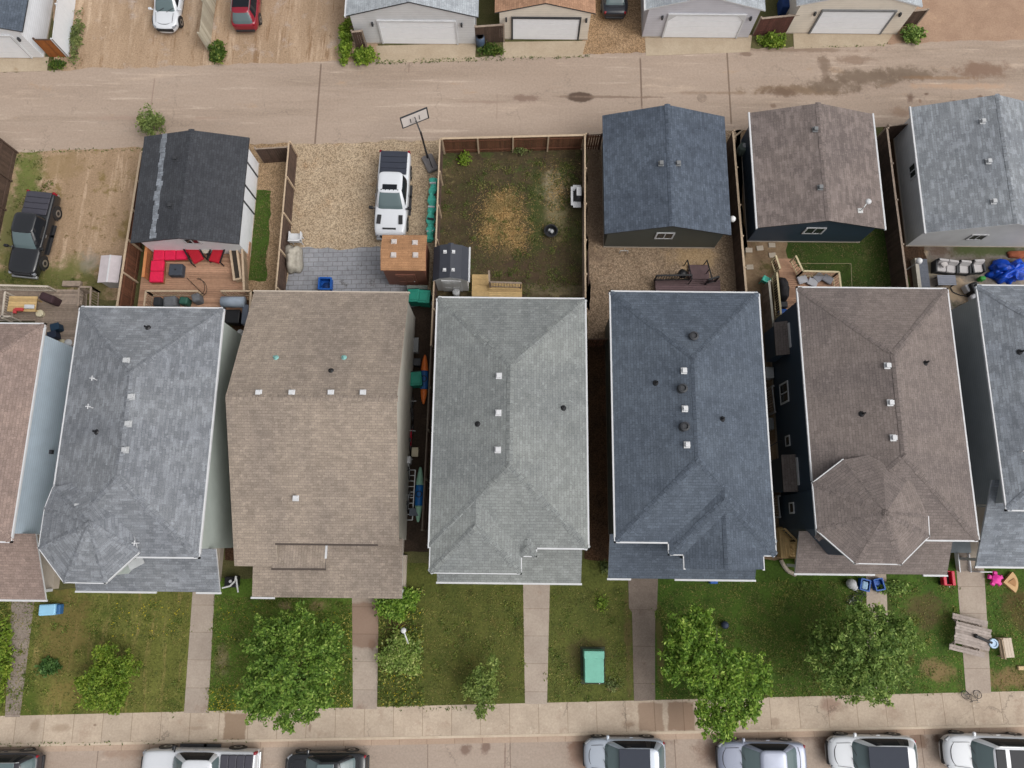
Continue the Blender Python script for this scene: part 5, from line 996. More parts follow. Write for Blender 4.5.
b = MB(); q = PY(622, 244, rg2[2]); q.z = 0; q.y -= .15; b.path([q + V(0, 0, .1), q + V(0, 0, .5), q + V(.5, 0, .5), q + V(.5, 0, .1)], .02); b.path([q + V(.25, 0, .5), q + V(.25, .05, .75)], .015); one('hose_bib', 'thin white pipe hoop against the blue grey garage wall', 'pipe', b, offwhite, q)
def globe_lamp(label, px, z, base=0.):
    p = P(*px, z); t = thing('yard_lamp', label, 'lamp', (p.x, p.y, base), 'white globe lamps'); b = MB(); b.tube((p.x, p.y, base), (p.x, p.y, z - .12), .035); b.build('post', ltgrey, t); b = MB(); b.sphere((p.x, p.y, z), .2, 14); b.build('globe', M('globe_white', S(236, 236, 236), .4, 0), t, smooth=True)
globe_lamp('white globe lamp on the fence corner beside the blue grey garage', (732.5, 219), 2.1); globe_lamp('white globe lamp on a pale post at the planter near the patio sofa', (919, 261), 1.7)
p = onroof(860, 211, zg3, 3); t = thing('satellite_dish', 'small white dish on an arm fixed to the taupe garage roof', 'satellite dish', p); b = MB(); b.tube(p, p + V(0, 0, .5), .03); b.bar(p + V(0, 0, .5), p + V(.22, .3, .56), .05, .05); b.build('arm', offwhite, t); b = MB(); b.sphere(p + V(.26, .34, .58), .18, 12, sz=.6); b.build('dish', white, t, smooth=True); b = MB(); b.box(p + V(0, 0, .03), (.3, .3, .05)); b.build('foot', offwhite, t)
# --- stepping stone yard
slab = M('pale_slab', S(178, 166, 150), .9, .08)
for i, (x, y) in enumerate(((749, 250), (760, 248), (772, 245), (772.5, 255), (750, 267))):
    b = MB(); p = P(x, y, .05); b.rbox((p.x, p.y, .03), (.44, .32, .06), .015, rz=(-.05, .1, 0, .1, .05)[i]); one('stepping_stone', ('pale stepping stone nearest the fence beside the taupe garage', 'pale stepping stone second from the fence beside the taupe garage', 'pale stepping stone farthest from the fence under the taupe garage wall', 'pale stepping stone just above the light timber steps', 'pale stepping stone alone beside the fence above the turquoise chair')[i], 'stepping stone', b, slab, (p.x, p.y), 'stepping stones')
p = P(766, 280, .4); t = thing('garden_chair', 'turquoise plastic garden chair on the dirt beside the timber deck', 'chair', (p.x, p.y, 0), None, 2.6, local=True); b = MB(); b.rbox((0, 0, .38), (.5, .5, .06), .03); b.build('seat', turq, t); b = MB(); b.box((0, .25, .62), (.5, .06, .5), rx=-.25); b.build('backrest', turq, t)
for sx in (-1, 1):
    for sy in (-1, 1): b = MB(); b.tube((sx * .2, sy * .2, .36), (sx * .24, sy * .24, 0), .025); b.build('leg', turq, t)
b = MB(); p = P(768, 283, .55); b.rbox((p.x, p.y, .46), (.16, .28, .05), .02); one('cloth', 'white cloth lying on the turquoise garden chair', 'cloth', b, white, (p.x, p.y))
dl = deck('light timber deck with pale yellow rails behind the umber roofed house', [(779, 266), (802, 266), (806, 312), (782, 312)], .5, deckw, rails=[((777, 273), (781, 314)), ((776, 256), (780, 268)), ((796, 256), (803, 271)), ((803, 271), (839, 272)), ((839, 272), (841, 288))], rmat=wood('pale_yellow_rail', S(206, 192, 156), .08))
for i in range(3): a, e = P(776 + i, 260 + i * 3.4, .3), P(795 + i, 260 + i * 3.4, .3); b = MB(); b.box(((a.x + e.x) / 2, a.y, .08 + .06 * i), (e.x - a.x, .32, .16 + .12 * i)); b.build('step', deckw, dl)
b = MB(); a, e = P(802, 272, .5), P(840, 290, .5); b.box(((a.x + e.x) / 2, (a.y + e.y) / 2, .46), (e.x - a.x, a.y - e.y, .06)); b.build('side_platform', deckw, dl)
lumpy('covered_grill', 'long black covered grill on the light timber deck', 'cover', (784, 288), .5, .75, 1.55, 1.05, M('black_cover', (.018, .016, .018), .75, .2), 8.2, amp=.05)
sheetm = M('folded_sheet', S(184, 184, 190), .7, .06)
for i, (x, y, rz, l_) in enumerate(((803, 279, .3, 'pale folded cushion nearest the timber steps on the side platform'), (813, 282, -.5, 'pale folded cushion in the middle of the side platform'), (819, 277, .7, 'grey folded cushion at the back of the side platform'), (828, 279, -.6, 'grey folded cushion farthest right on the side platform'))):
    b = MB(); p = P(x, y, .7); b.rbox((p.x, p.y, .6 + i * .02), (.62, .5, .14), .05, rz=rz); one('cushion', l_, 'cushion', b, sheetm if i < 2 else M('grey_cushion', S(150, 150, 158), .8), (p.x, p.y), 'cushions on the side platform')
b = MB(); c_ = [P(x, y, .25) for x, y in ((800, 263.5), (851, 263.5), (852, 288))]; b.path(c_, .02); [b.tube(p, V(p.x, p.y, 0), .02) for p in c_]; one('wire_frame', 'thin wire frame edging the small lawn by the timber deck', 'wire frame', b, M('wire_tan', S(150, 140, 108), .6), c_[0])
b = MB(); p = P(783.5, 313, .9); b.rbox((p.x, p.y, .78), (.5, .5, .5), .1); one('cooler', 'bright blue cooler at the lower end of the timber deck', 'cooler', b, blue, (p.x, p.y)); b = MB(); p = P(784, 304, .9); b.rbox((p.x, p.y, .7), (.5, .4, .4), .06); one('storage_box', 'dark grey box above the bright blue cooler', 'storage box', b, dkgrey, (p.x, p.y))
p = P(743.5, 147, .8); t = thing('rain_barrel', 'grey green barrel between the blue grey and taupe garages', 'barrel', (p.x, p.y, 0)); b = MB(); b.lathe((p.x, p.y, 0), [(.27, 0), (.33, .4), (.3, .85), (.28, .88), (.2, .84)], 18); b.build('barrel', M('grey_green', S(112, 124, 116), .6, .12), t, smooth=True); b = MB(); b.lathe((p.x + .08, p.y + .08, .85), [(.16, 0), (.16, .05), (.08, .06), (.01, .03)], 12); b.build('lid', ltgrey, t)
# pole rail between house and neighbour
for n_, (a, e, l_) in enumerate((((769, 281), (774, 330), 'pale grey low fence beside the light timber deck'),)):
    fence(l_, [P(*a, 1.4), P(*e, 1.4)], greywood, h=1.4, cap=M('pale_cap', S(170, 166, 154), .7), group='low side fences')
# side passage bits beside the navy wall
for i, (x, y, l_) in enumerate(((769, 373, 'white and dark window well cover beside the navy wall, upper one'), (769, 424, 'pale air unit beside the navy wall below the large side window'))):
    p = P(x, y, .5); b = MB(); b.rbox((p.x, p.y, .35), (.5, .7, .7), .05); [b.box((p.x, p.y - .25 + k * .1, .71), (.42, .03, .02)) for k in range(6)]; one('utility_box', l_, 'utility box', b, (ltgrey, grey)[i], (p.x, p.y))
b = MB(); c_ = [P(767, 448, 1.), P(783, 439, 1.0), P(784, 446, .1)]; b.path(c_, .025); one('downpipe', 'dark grey pipe running from the small navy wall window', 'pipe', b, dkgrey, (c_[0].x, c_[0].y))
for i in range(2): fence(('low pale rail in the gap beside the navy house, upper run', 'low pale rail in the gap beside the navy house, lower run')[i], [P(*((772, 386), (778, 496))[i], 1.), P(*((775, 412), (780, 517))[i], 1.)], greywood, h=1., cap=M('pale_cap_b', S(150, 150, 150), .7), capw=.07, slat=True, group='low side fences')
dside = deck('small yellow timber side landing between the slate and navy houses', [(780, 527), (800, 527), (799, 558), (781, 558)], .6, yellow_w, rails=[((785, 529), (797, 541)), ((797, 541), (796, 558))], rmat=yellow_w, vertical=True)
b = MB(); pts = [P(x, y, .1) for x, y in ((781, 560), (784, 566), (788, 571), (796, 575))]; b.path(pts, .12, 6); one('landscape_edging', 'curved grey concrete edging beside the umber porch', 'edging', b, concrete, (pts[0].x, pts[0].y))
# --- patio at the right edge
def pchair(label, px, py, w, rz, group, name='patio_chair', cat='patio chair'):
    p = P(px, py, .6); t = thing(name, label, cat, (p.x, p.y, 0), group, rz, local=True); n = max(1, round(w / .7)); cu = M('pale_cushion', S(200, 196, 196), .85, .06)
    b = MB(); b.box((0, 0, .18), (w, .72, .3)); b.build('frame', dkgrey, t); b = MB(); b.box((0, .36, .42), (w, .12, .6)); b.build('backrest', dkgrey, t)
    for s in (-1, 1): b = MB(); b.box((s * (w / 2 + .03), 0, .3), (.1, .76, .56)); b.build('armrest', dkgrey, t)
    for i in range(n):
        x = -w / 2 + (i + .5) * w / n; b = MB(); b.rbox((x, -.04, .4), (w / n - .04, .6, .16), .05); b.build('cushion', cu, t); b = MB(); b.box((x, .24, .62), (w / n - .06, .16, .4), rx=-.3); b.build('cushion', cu, t)
    return t
pchair('two seat patio sofa with pale cushions on the messy patio', 947.5, 266, 1.25, -.12, None, 'patio_sofa', 'sofa')
pchair('pale cushioned patio chair in the middle beside the two seat sofa', 965, 267, .66, -.08, 'pale cushioned patio chairs'); pchair('pale cushioned patio chair farthest from the two seat sofa', 979, 266, .66, .08, 'pale cushioned patio chairs')
b = MB(); p = P(951, 262, .9); b.rbox((p.x - .3, p.y - .05, .66), (.4, .34, .14), .06, rz=.6); one('pillow', 'loose pale pillow on the two seat patio sofa', 'pillow', b, M('pillow', S(204, 198, 196), .9), (p.x, p.y))
p = P(947, 280, .45); t = thing('coffee_table', 'grey slatted low table in front of the two seat patio sofa', 'table', (p.x, p.y, 0)); b = MB(); [b.box((p.x, p.y - .28 + i * .112, .42), (1.15, .1, .04)) for i in range(6)]; b.build('tabletop', M('grey_slats', S(138, 142, 154), .6, .06), t)
for sx in (-1, 1):
    for sy in (-1, 1): b = MB(); b.box((p.x + sx * .5, p.y + sy * .26, .2), (.06, .06, .4)); b.build('leg', dkgrey, t)
lumpy('tarp', 'crumpled bright blue tarp heaped on the patio at the right edge', 'tarp', (1013, 270), 0, 2.0, 1.4, .8, M('blue_tarp', S(10, 78, 200), .4, .25, 3), 5.7, amp=.3, fine=9., n=48); lumpy('tarp', 'small flap of bright blue tarp beside the big blue heap', 'tarp', (999, 270), 0, .75, .8, .5, M('blue_tarp_b', S(8, 74, 190), .4, .2, 3), 2.2, amp=.3, fine=9.)
lumpy('cloth', 'rust orange cloth behind the blue tarp heap', 'cloth', (1020, 254), 0, 1.4, .5, .3, M('rust_cloth', S(150, 84, 56), .9, .15), 1.2)
b = MB(); p = P(983, 278, .4); b.rbox((p.x, p.y, .25), (.36, .26, .4), .08); one('watering_can', 'small bright green watering can by the pale slate house corner', 'watering can', b, M('bright_green', S(40, 150, 50), .5), (p.x, p.y))
for i, (x, y, l_) in enumerate(((968.5, 288, 'white plastic stool on the patio gravel'), (975, 297, 'white rounded bucket by the grey house wall'))):
    p = P(x, y, .4); b = MB(); (b.rbox((p.x, p.y, .3), (.44, .5, .5), .08, rz=.4) if i == 0 else b.lathe((p.x, p.y, 0), [(.22, 0), (.27, .4), (.2, .46), (.02, .48)], 14)); one(('stool', 'bucket')[i], l_, ('stool', 'bucket')[i], b, M('white_plastic', S(206, 206, 210), .5, .05), (p.x, p.y))
cover('black covered chair beside the white plastic stool', (976, 287), 0, .8, .5, .7, black, .3, name='covered_chair')
b = MB(); b.path([P(x, y, .05) for x, y in ((950, 287), (953, 292), (960, 295), (966, 296), (972, 298), (976, 300))], .03); one('garden_hose', 'dark garden hose snaking over the patio gravel', 'hose', b, dkgrey, P(960, 295))
b = MB(); a, e = P(958, 308, .1), P(967, 303, .1); b.bar(a, e, .14, .1); one('timber_offcut', 'short dark timber offcut on the patio gravel', 'timber', b, cedar_d, a)
t = thing('planter_wall', 'long pale planter wall beside the patio furniture', 'planter', P(918, 272)); a, e = P(916.5, 258, .5), P(920, 288, .5); b = MB(); b.bar(a - V(0, 0, .25), e - V(0, 0, .25), .22, .5); b.build('wall', M('planter_concrete', S(186, 180, 168), .8, .1), t); b = MB(); b.bar(a + V(.45, 0, -.3), e + V(.45, 0, -.3), .6, .3); b.build('bed', M('slate_gravel', S(104, 108, 118), .9, .2, 8), t)
# --- side passage: kayaks, bicycles
def kayak(label, a, e, cols, z=.25):
    a, e = P(*a, z), P(*e, z); d = e - a; L = d.length; d /= L; s = V(-d.y, d.x); t = thing('kayak', label, 'kayak', ((a.x + e.x) / 2, (a.y + e.y) / 2, 0), 'kayaks'); N = 24; cuts = [0, 8, 17, 24]
    ring = lambda i: [a + d * (L * i / N) + s * (.26 * max(.04, math.sin(math.pi * min(1, max(0, (i / N) * .96 + .02))) ** .6)) * math.cos(q) + V(0, 0, .22 * max(.1, math.sin(math.pi * (i / N * .96 + .02)) ** .5) * math.sin(q)) for q in [2 * math.pi * k / 12 for k in range(12)]]
    for k, c in enumerate(cols): b = MB(); b.loft([ring(i) for i in range(cuts[k], cuts[k + 1] + 1)], 0, True, True); b.build('hull', c, t, smooth=True)
    c = (a + e) / 2; b = MB(); b.lathe((c.x, c.y, z + .17), [(.16, 0), (.2, .05), (.16, .06), (.12, -.02)], 14); b.build('cockpit', black, t); return t
org = M('orange_hull', S(226, 118, 52), .4, .05); blh = M('blue_hull', S(40, 96, 160), .4, .06); pal = M('pale_green_hull', S(150, 196, 172), .4, .06); blh2 = M('bright_blue_hull', S(22, 104, 176), .4, .06)
kayak('orange kayak with a blue middle in the side passage', (425, 355), (423.5, 404), (org, blh, org)); kayak('blue kayak with pale green ends in the side passage', (420.5, 467), (418, 522), (pal, blh2, pal))
def bicycle(label, px, py, rz, mat, group='bicycles in the side passage', lie=0., z=.5, sc_=1.):
    p = P(px, py, z); t = thing('bicycle', label, 'bicycle', (p.x, p.y, .02), group, rz, local=True, scale=sc_); t.rotation_euler = (lie, 0, rz)
    for x in (-.52, .52):
        b = MB(); b.path([V(x + .33 * math.cos(i * math.pi / 10), 0, .34 + .33 * math.sin(i * math.pi / 10)) for i in range(21)], .024); b.build('tyre', black, t); q = MB(); [q.tube(V(x, 0, .34), V(x + .32 * math.cos(i * math.pi / 5), 0, .34 + .32 * math.sin(i * math.pi / 5)), .006, .006, 4) for i in range(10)]; q.build('spokes', steel, t)
    b = MB(); B, S_, H_, Rr, Fr = V(-.05, 0, .3), V(-.2, 0, .8), V(.36, 0, .82), V(-.52, 0, .34), V(.52, 0, .34)
    for u, v in ((B, S_), (S_, H_), (H_, B), (Rr, B), (Rr, S_), (H_ + V(-.02, 0, .08), Fr)): b.tube(u, v, .02)
    b.build('frame', mat, t); b = MB(); b.tube(V(.33, -.3, .98), V(.33, .3, .98), .018); b.tube(V(.35, 0, .86), V(.33, 0, .98), .018); b.build('handlebar', steel, t); b = MB(); b.rbox((-.22, 0, .9), (.26, .14, .07), .03); b.build('saddle', black, t)
for i, (x, y, w_, d_, h_, m_, l_) in enumerate(((414, 345, .5, .9, .5, 'grey', 'grey storage crate at the top of the narrow side passage'), (417, 362, .4, .4, .6, 'black', 'black box between the crate and the teal bin in the side passage'), (415, 452, .35, .5, .4, 'cream', 'small cream crate between the bicycles in the side passage'), (414, 512, .5, .4, .35, 'slate', 'slate grey tote at the lower end of the side passage'))):
    b = MB(); q = P(x, y, h_); b.rbox((q.x, q.y, h_ / 2), (w_, d_, h_), .04, rz=random.uniform(-.2, .2)); b.rbox((q.x, q.y, h_ + .02), (w_ + .05, d_ + .05, .05), .02); one('storage_box', l_, 'storage box', b, {'grey': grey, 'black': dkgrey, 'cream': M('cream_crate', S(196, 186, 160), .6), 'slate': M('slate_tote', S(92, 100, 112), .6)}[m_], (q.x, q.y))
b = MB(); a, e = P(409, 520, .1), P(412, 470, .1); s_ = V(.2, 0, 0); [b.bar(a + s_ * k, e + s_ * k, .05, .06) for k in (-1, 1)]; [b.bar(a.lerp(e, i / 9) - s_, a.lerp(e, i / 9) + s_, .04, .04) for i in range(10)]; one('ladder', 'aluminium ladder lying along the tan roofed house wall', 'ladder', b, steel, a.lerp(e, .5))
bicycle('dark bicycle nearest the teal bin in the side passage', 412.5, 408, 1.6, dkgrey); bicycle('dark red bicycle in the middle of the side passage', 411, 437, 1.5, red, z=.6); bicycle('black bicycle with pale parts at the lower end of the side passage', 409, 466, 1.62, ltgrey); bicycle('grey child bicycle last in the side passage row', 408.5, 500, 1.5, steel, sc_=.85)
# --- front gardens
p = P(48, 610, .5); t = thing('toy_tub', 'light blue tub with a darker blue end lying on the yellowing lawn', 'tub', (p.x, p.y, 0)); b = MB(); b.rbox((p.x - .1, p.y, .24), (.95, .62, .46), .07, rz=.06); b.build('body', M('light_blue_plastic', S(150, 202, 232), .5, .05), t); b = MB(); b.rbox((p.x + .5, p.y + .03, .2), (.22, .56, .38), .06, rz=.06); b.build('end_panel', M('mid_blue_plastic', S(52, 100, 150), .5), t)
p = P(594.5, 668, .9); t = thing('utility_box', 'pale green electrical box with ledge on the front lawn', 'utility box', (p.x, p.y, 0)); ug = M('utility_green', S(118, 184, 164), .6, .08); b = MB(); b.box((p.x, p.y - .12, .42), (1.06, 1.34, .8)); b.build('cabinet', ug, t, bevel=.03); b = MB(); b.box((p.x, p.y + .68, .44), (1.13, .42, .86)); b.build('hinged_lid', ug, t, bevel=.03); b = MB(); b.box((p.x, p.y, .03), (1.4, 2.0, .08)); b.build('pad', M('pad_dark', S(60, 66, 50), .9), t)
b = MB(); q = p - V(0, .85, 0); b.box((q.x + .3, q.y - .01, .55), (.05, .04, .2)); b.build('latch', steel, t)
p = P(410, 641, 0); q = P(403.5, 630.5, 1.05); t = thing('garden_lamp', 'crooked white garden lamp on an arm beside the walkway shrubs', 'garden lamp', (p.x, p.y, 0)); b = MB(); b.tube(p, V(p.x, p.y, .8), .035); b.tube(V(p.x, p.y, .8), q, .04); b.build('post', offwhite, t); b = MB(); b.sphere(q, .16, 10, sz=.7); b.build('head', white, t)
cover('blue crate under the slate porch edge', (714, 581), 0, .35, .45, .32, blue, name='crate', cat='crate', r=.04); b = MB(); p = P(725, 625, .2); b.sphere((p.x, p.y, .2), .22, 10); one('ball', 'dark blue ball on the lawn behind the leafy street tree', 'ball', b, M('navy_ball', S(52, 62, 84), .6), (p.x, p.y))
for i, (x, y, rz, l_) in enumerate(((865.5, 585, -.25, 'blue recycling box with pale contents by the umber porch'), (879.5, 584.5, .2, 'empty blue recycling box right of the one with pale contents'))):
    p = P(x, y, .4); t = thing('recycling_box', l_, 'recycling box', (p.x, p.y, 0), 'blue recycling boxes', rz, local=True); b = MB()
    for s in (-1, 1): b.box((s * .24, 0, .2), (.04, .62, .4)); b.box((0, s * .29, .2), (.44, .04, .4)); b.box((s * .25, 0, .4), (.07, .66, .04)); b.box((0, s * .31, .401), (.44, .07, .04))
    b.box((0, 0, .03), (.46, .58, .04)); b.build('box', blue, t); b = MB(); (b.rbox((0, -.02, .24), (.36, .46, .3), .08) if i == 0 else b.rbox((.02, .06, .12), (.38, .36, .16), .05)); b.build('contents', (M('pale_paper', S(150, 180, 206), .8, .3, 6), blue)[i], t)
bicycle('dark child bicycle lying beside the blue recycling boxes', 853, 592, .9, dkgrey, group=None, lie=1.1, z=.3, sc_=.8)
b = MB(); p = P(853, 584, .5); b.sphere((p.x, p.y, .3), .3, 9, sz=.9); b.sphere((p.x + .2, p.y - .2, .2), .2, 8); one('trash_bag', 'pale bag beside the dark child bicycle near the umber porch', 'bag', b, ltgrey, (p.x, p.y))
p = P(948.5, 578, .5); t = thing('wagon', 'red child wagon with a dark inside by the front walkway', 'wagon', (p.x, p.y, 0)); rw = M('wagon_red', S(200, 24, 58), .4, .06); b = MB()
for s in (-1, 1): b.rbox((p.x + s * .25, p.y, .42), (.2, .82, .34), .04)
for s in (-1, 1): b.rbox((p.x, p.y + s * .38, .4), (.34, .06, .26), .02)
b.build('sides', rw, t); b = MB(); b.box((p.x, p.y, .24), (.5, .78, .06)); b.build('bed', black, t)
for sx in (-1, 1):
    for sy in (-1, 1): b = MB(); b.tube((p.x + sx * .26, p.y + sy * .3, .12), (p.x + sx * .34, p.y + sy * .3, .12), .12, .12, 12); b.build('wheel', black, t)
b = MB(); b.bar((p.x, p.y - .42, .3), (p.x, p.y - .5, .5), .05, .03); b.build('handle', steel, t)
p = P(997.5, 579, .4); t = thing('toy_flower', 'bright pink star shaped toy on the lawn by the front porch', 'toy', (p.x, p.y, 0)); pk = M('hot_pink', S(232, 44, 160), .5, .06); b = MB(); b.lathe((p.x, p.y, 0), [(.1, 0), (.24, .2), (.26, .34), (.05, .42)], 14); b.build('centre', pk, t)
for i in range(5): b = MB(); a = i * 1.257 + .3; b.box((p.x + .3 * math.cos(a), p.y + .3 * math.sin(a), .26), (.3, .26, .1), rz=a, taper=.7); b.build('petal', pk, t)
p = P(1010.5, 582, .3); t = thing('sand_toy', 'tan shell shaped sandbox beside the pink toy', 'toy', (p.x, p.y, 0)); b = MB(); b.prism([(p.x - .35, p.y - .02)] + [(p.x - .35 + .85 * math.cos(a), p.y - .02 + .85 * math.sin(a)) for a in [-.75 + i * .19 for i in range(9)]], 0, .22); b.build('shell', M('tan_plastic', S(206, 166, 116), .6, .06), t); b = MB(); b.prism([(p.x - .1, p.y - .02)] + [(p.x - .15 + .5 * math.cos(a), p.y - .02 + .5 * math.sin(a)) for a in [-.5 + i * .2 for i in range(6)]], .2, .26); b.build('ridge', M('tan_dark', S(176, 130, 84), .7), t)
# picnic table of grey planks, turned
c = P(972, 636, .75); t = thing('picnic_table', 'weathered grey picnic table with benches standing across the walkway', 'picnic table', (c.x, c.y, 0), None, R(-13), local=True); pw = wood('silvered_planks', S(164, 152, 145), .2)
b = MB(); [b.box((.05, -.52 + i * .15, .74), (1.95 + (i % 3) * .05, .135, .04)) for i in range(8)]; b.build('tabletop', pw, t)
for s in (-1, 1):
    b = MB(); [b.box((0, s * .86 + k * .16 - .08, .43), (2.0, .145, .04)) for k in (0, 1)]; b.build('bench', pw, t)
    b = MB(); b.bar((s * .7, -.9, .38), (s * .7, .9, .38), .05, .1); b.bar((s * .7, -.75, 0), (s * .7, -.3, .72), .09, .05); b.bar((s * .7, .75, 0), (s * .7, .3, .72), .09, .05); b.build('leg_frame', pw, t)
p = P(985, 641, .9); t = thing('string_trimmer', 'black handled tool with a round blue white end on the picnic table', 'garden tool', (p.x, p.y, .78)); a, e = P(976, 636, .85), P(992, 643, .85); b = MB(); b.tube(a, e, .09, .07); b.sphere(a, .13, 8); b.build('shaft', black, t); b = MB(); b.lathe(e + V(.1, -.03, -.06), [(.24, 0), (.27, .04), (.24, .08), (.18, .08), (.16, .03)], 18); b.build('ring', M('blue_white', S(170, 196, 220), .4), t)
p = P(1007, 648, .5); t = thing('garden_bench', 'pale wooden garden bench beside the picnic table', 'bench', (p.x, p.y, 0), None, R(93), local=True); b = MB(); [b.box((0, -.28 + i * .16, .45), (1.05, .15, .05)) for i in range(3)]; b.build('seat', M('pale_bench_wood', S(206, 190, 172), .7, .08), t); b = MB(); b.box((0, .42, .62), (1.05, .16, .06)); b.box((0, .44, .8), (1.05, .05, .2)); b.build('backrest', cap_w, t)
for s in (-1, 1): b = MB(); b.box((s * .48, 0, .22), (.07, .6, .42)); b.bar((s * .48, .3, .44), (s * .48, .43, .9), .06, .05); b.build('leg_frame', cap_w, t)
bicycle('dark bicycle lying across the end of the front walkway', 972, 691, .05, dkgrey, group=None, lie=1.25, z=.2, sc_=.66)
b = MB(); p = P(1022, 668, .1); b.rbox((p.x, p.y, .09), (.5, .22, .16), .05); one('stone', 'small tan stone on the lawn at the right edge', 'stone', b, M('tan_stone', S(206, 180, 140), .9), (p.x, p.y))
p = P(231, 582, .5); t = thing('planter_pot', 'black square planter with a white ball and pale rail by the mottled grey porch', 'planter', (p.x, p.y, 0)); b = MB(); b.rbox((p.x, p.y, .3), (.7, .6, .6), .05); b.build('pot', black, t); b = MB(); b.sphere((p.x + .02, p.y + .05, .66), .1, 10); b.build('ball', white, t); b = MB(); b.path([P(222, 588, .9), P(230, 586, .9), P(235, 581, .9), P(236, 576, .9)], .05); b.path([P(236, 577, .9), P(238, 592, .4)], .05); b.build('rail', offwhite, t)
b = MB(); p = P(702, 98); b.lathe((p.x, p.y, .004), [(.34, 0), (.34, .012), (.25, .014), (.24, .006), (.18, .006), (.17, .016), (.02, .016)], 28); one('manhole_cover', 'round iron manhole cover set in the lane', 'manhole cover', b, M('iron', S(150, 132, 117), .7, .2), (p.x, p.y))
p = P(480, 36, .9); t = thing('barrel', 'dark blue plastic barrel between the pale grey and cream garages', 'barrel', (p.x, p.y, 0)); b = MB(); b.lathe((p.x, p.y, 0), [(.28, 0), (.31, .3), (.31, .6), (.27, .9)], 18); b.build('drum', M('faded_blue', S(74, 90, 112), .6, .15), t, smooth=True); b = MB(); b.lathe((p.x, p.y, .9), [(.27, 0), (.24, .02), (.2, .02), (.19, -.05), (.01, -.05)], 18); b.build('rim', black, t)
b = MB(); p = P(785, 2, .8); b.rbox((p.x, p.y, .5), (.5, 1.1, 1.), .08); one('covered_grill', 'blue covered item behind the dark red fence panel', 'cover', b, M('blue_cover', S(28, 62, 120), .7, .15), (p.x, p.y))
# ------------------------------------------------------------------ plants
lf_a = leafm('maple_leaves', S(72, 102, 38), S(116, 150, 60), S(168, 192, 100)); lf_b = leafm('deep_leaves', S(84, 112, 50), S(122, 150, 72), S(170, 190, 110)); lf_c = leafm('fresh_leaves', S(78, 110, 36), S(124, 160, 58), S(178, 202, 100))
lf_d = leafm('dull_leaves', S(88, 102, 60), S(116, 128, 76), S(146, 154, 100)); lf_e = leafm('yellow_green_leaves', S(92, 120, 36), S(124, 150, 52), S(162, 178, 78)); lf_w = leafm('weed_leaves', S(58, 84, 30), S(84, 108, 44), S(134, 142, 74))
bark = wood('bark', S(92, 80, 68), .25)
def quads_obj(name, C, U, Vv, mat, parent=None, loc=None):
    """one mesh of diamond leaves from centre, half-length and half-width vectors (n,3)"""
    n = len(C); v = np.stack([C - U, C + Vv - U * .1, C + U, C - Vv - U * .1], 1).reshape(-1, 3)
    me = bpy.data.meshes.new(name); o = bpy.data.objects.new(name, me); COL.objects.link(o); org = Vector((0, 0, 0))
    if parent is not None: o.parent = parent; org = ORG[parent.name]
    elif loc is not None: org = Vector(loc); o.location = org
    v = v - np.array(org); me.vertices.add(4 * n); me.vertices.foreach_set('co', v.ravel()); me.loops.add(4 * n); me.loops.foreach_set('vertex_index', np.arange(4 * n)); me.polygons.add(n)
    me.polygons.foreach_set('loop_start', np.arange(0, 4 * n, 4)); me.polygons.foreach_set('loop_total', np.full(n, 4)); me.materials.append(mat); me.update(); me.validate(); return o
def rdir(n, up=0.):
    d = rng.normal(size=(n, 3)); d[:, 2] = d[:, 2] * (1 - up) + up * .3; return d / np.linalg.norm(d, axis=1, keepdims=True)
def leaves(lobes, n, size, clump=.34, per=46, shell=.55):
    Cs, wt = [], np.array([l[3] * l[4] * l[5] for l in lobes]) ** .8; wt = wt / wt.sum()
    for l, w in zip(lobes, wt):
        m = max(1, int(n * w / per)); d = rdir(m); r = (shell + (1 - shell) * rng.random((m, 1))) * (1 + .16 * rng.normal(size=(m, 1))); c = np.array(l[:3]) + d * r * np.array(l[3:6])
        k = rng.integers(per // 2, per * 2, m); cc = np.repeat(c, k, 0); rad = np.repeat(clump * (.5 + rng.random(m)), k)[:, None]; Cs.append(cc + rng.normal(size=cc.shape) * rad * np.array([.62, .62, .4]))
    C = np.concatenate(Cs); C = C[C[:, 2] > .05]; n = len(C); u = rdir(n, .2); a = rdir(n); v = np.cross(u, a); v /= np.linalg.norm(v, axis=1, keepdims=True); s = size * (.6 + .8 * rng.random((n, 1)))
    tilt = rng.random((n, 1)) < .65; u2 = u.copy(); u2[:, 2] *= .35; u2 /= np.linalg.norm(u2, axis=1, keepdims=True); u = np.where(tilt, u2, u); v2 = np.cross(u, np.array([[0, 0, 1.]]) + .5 * rng.normal(size=(n, 3))); v2 /= np.linalg.norm(v2, axis=1, keepdims=True); v = np.where(tilt, v2, v)
    return C, u * s, v * s * .55
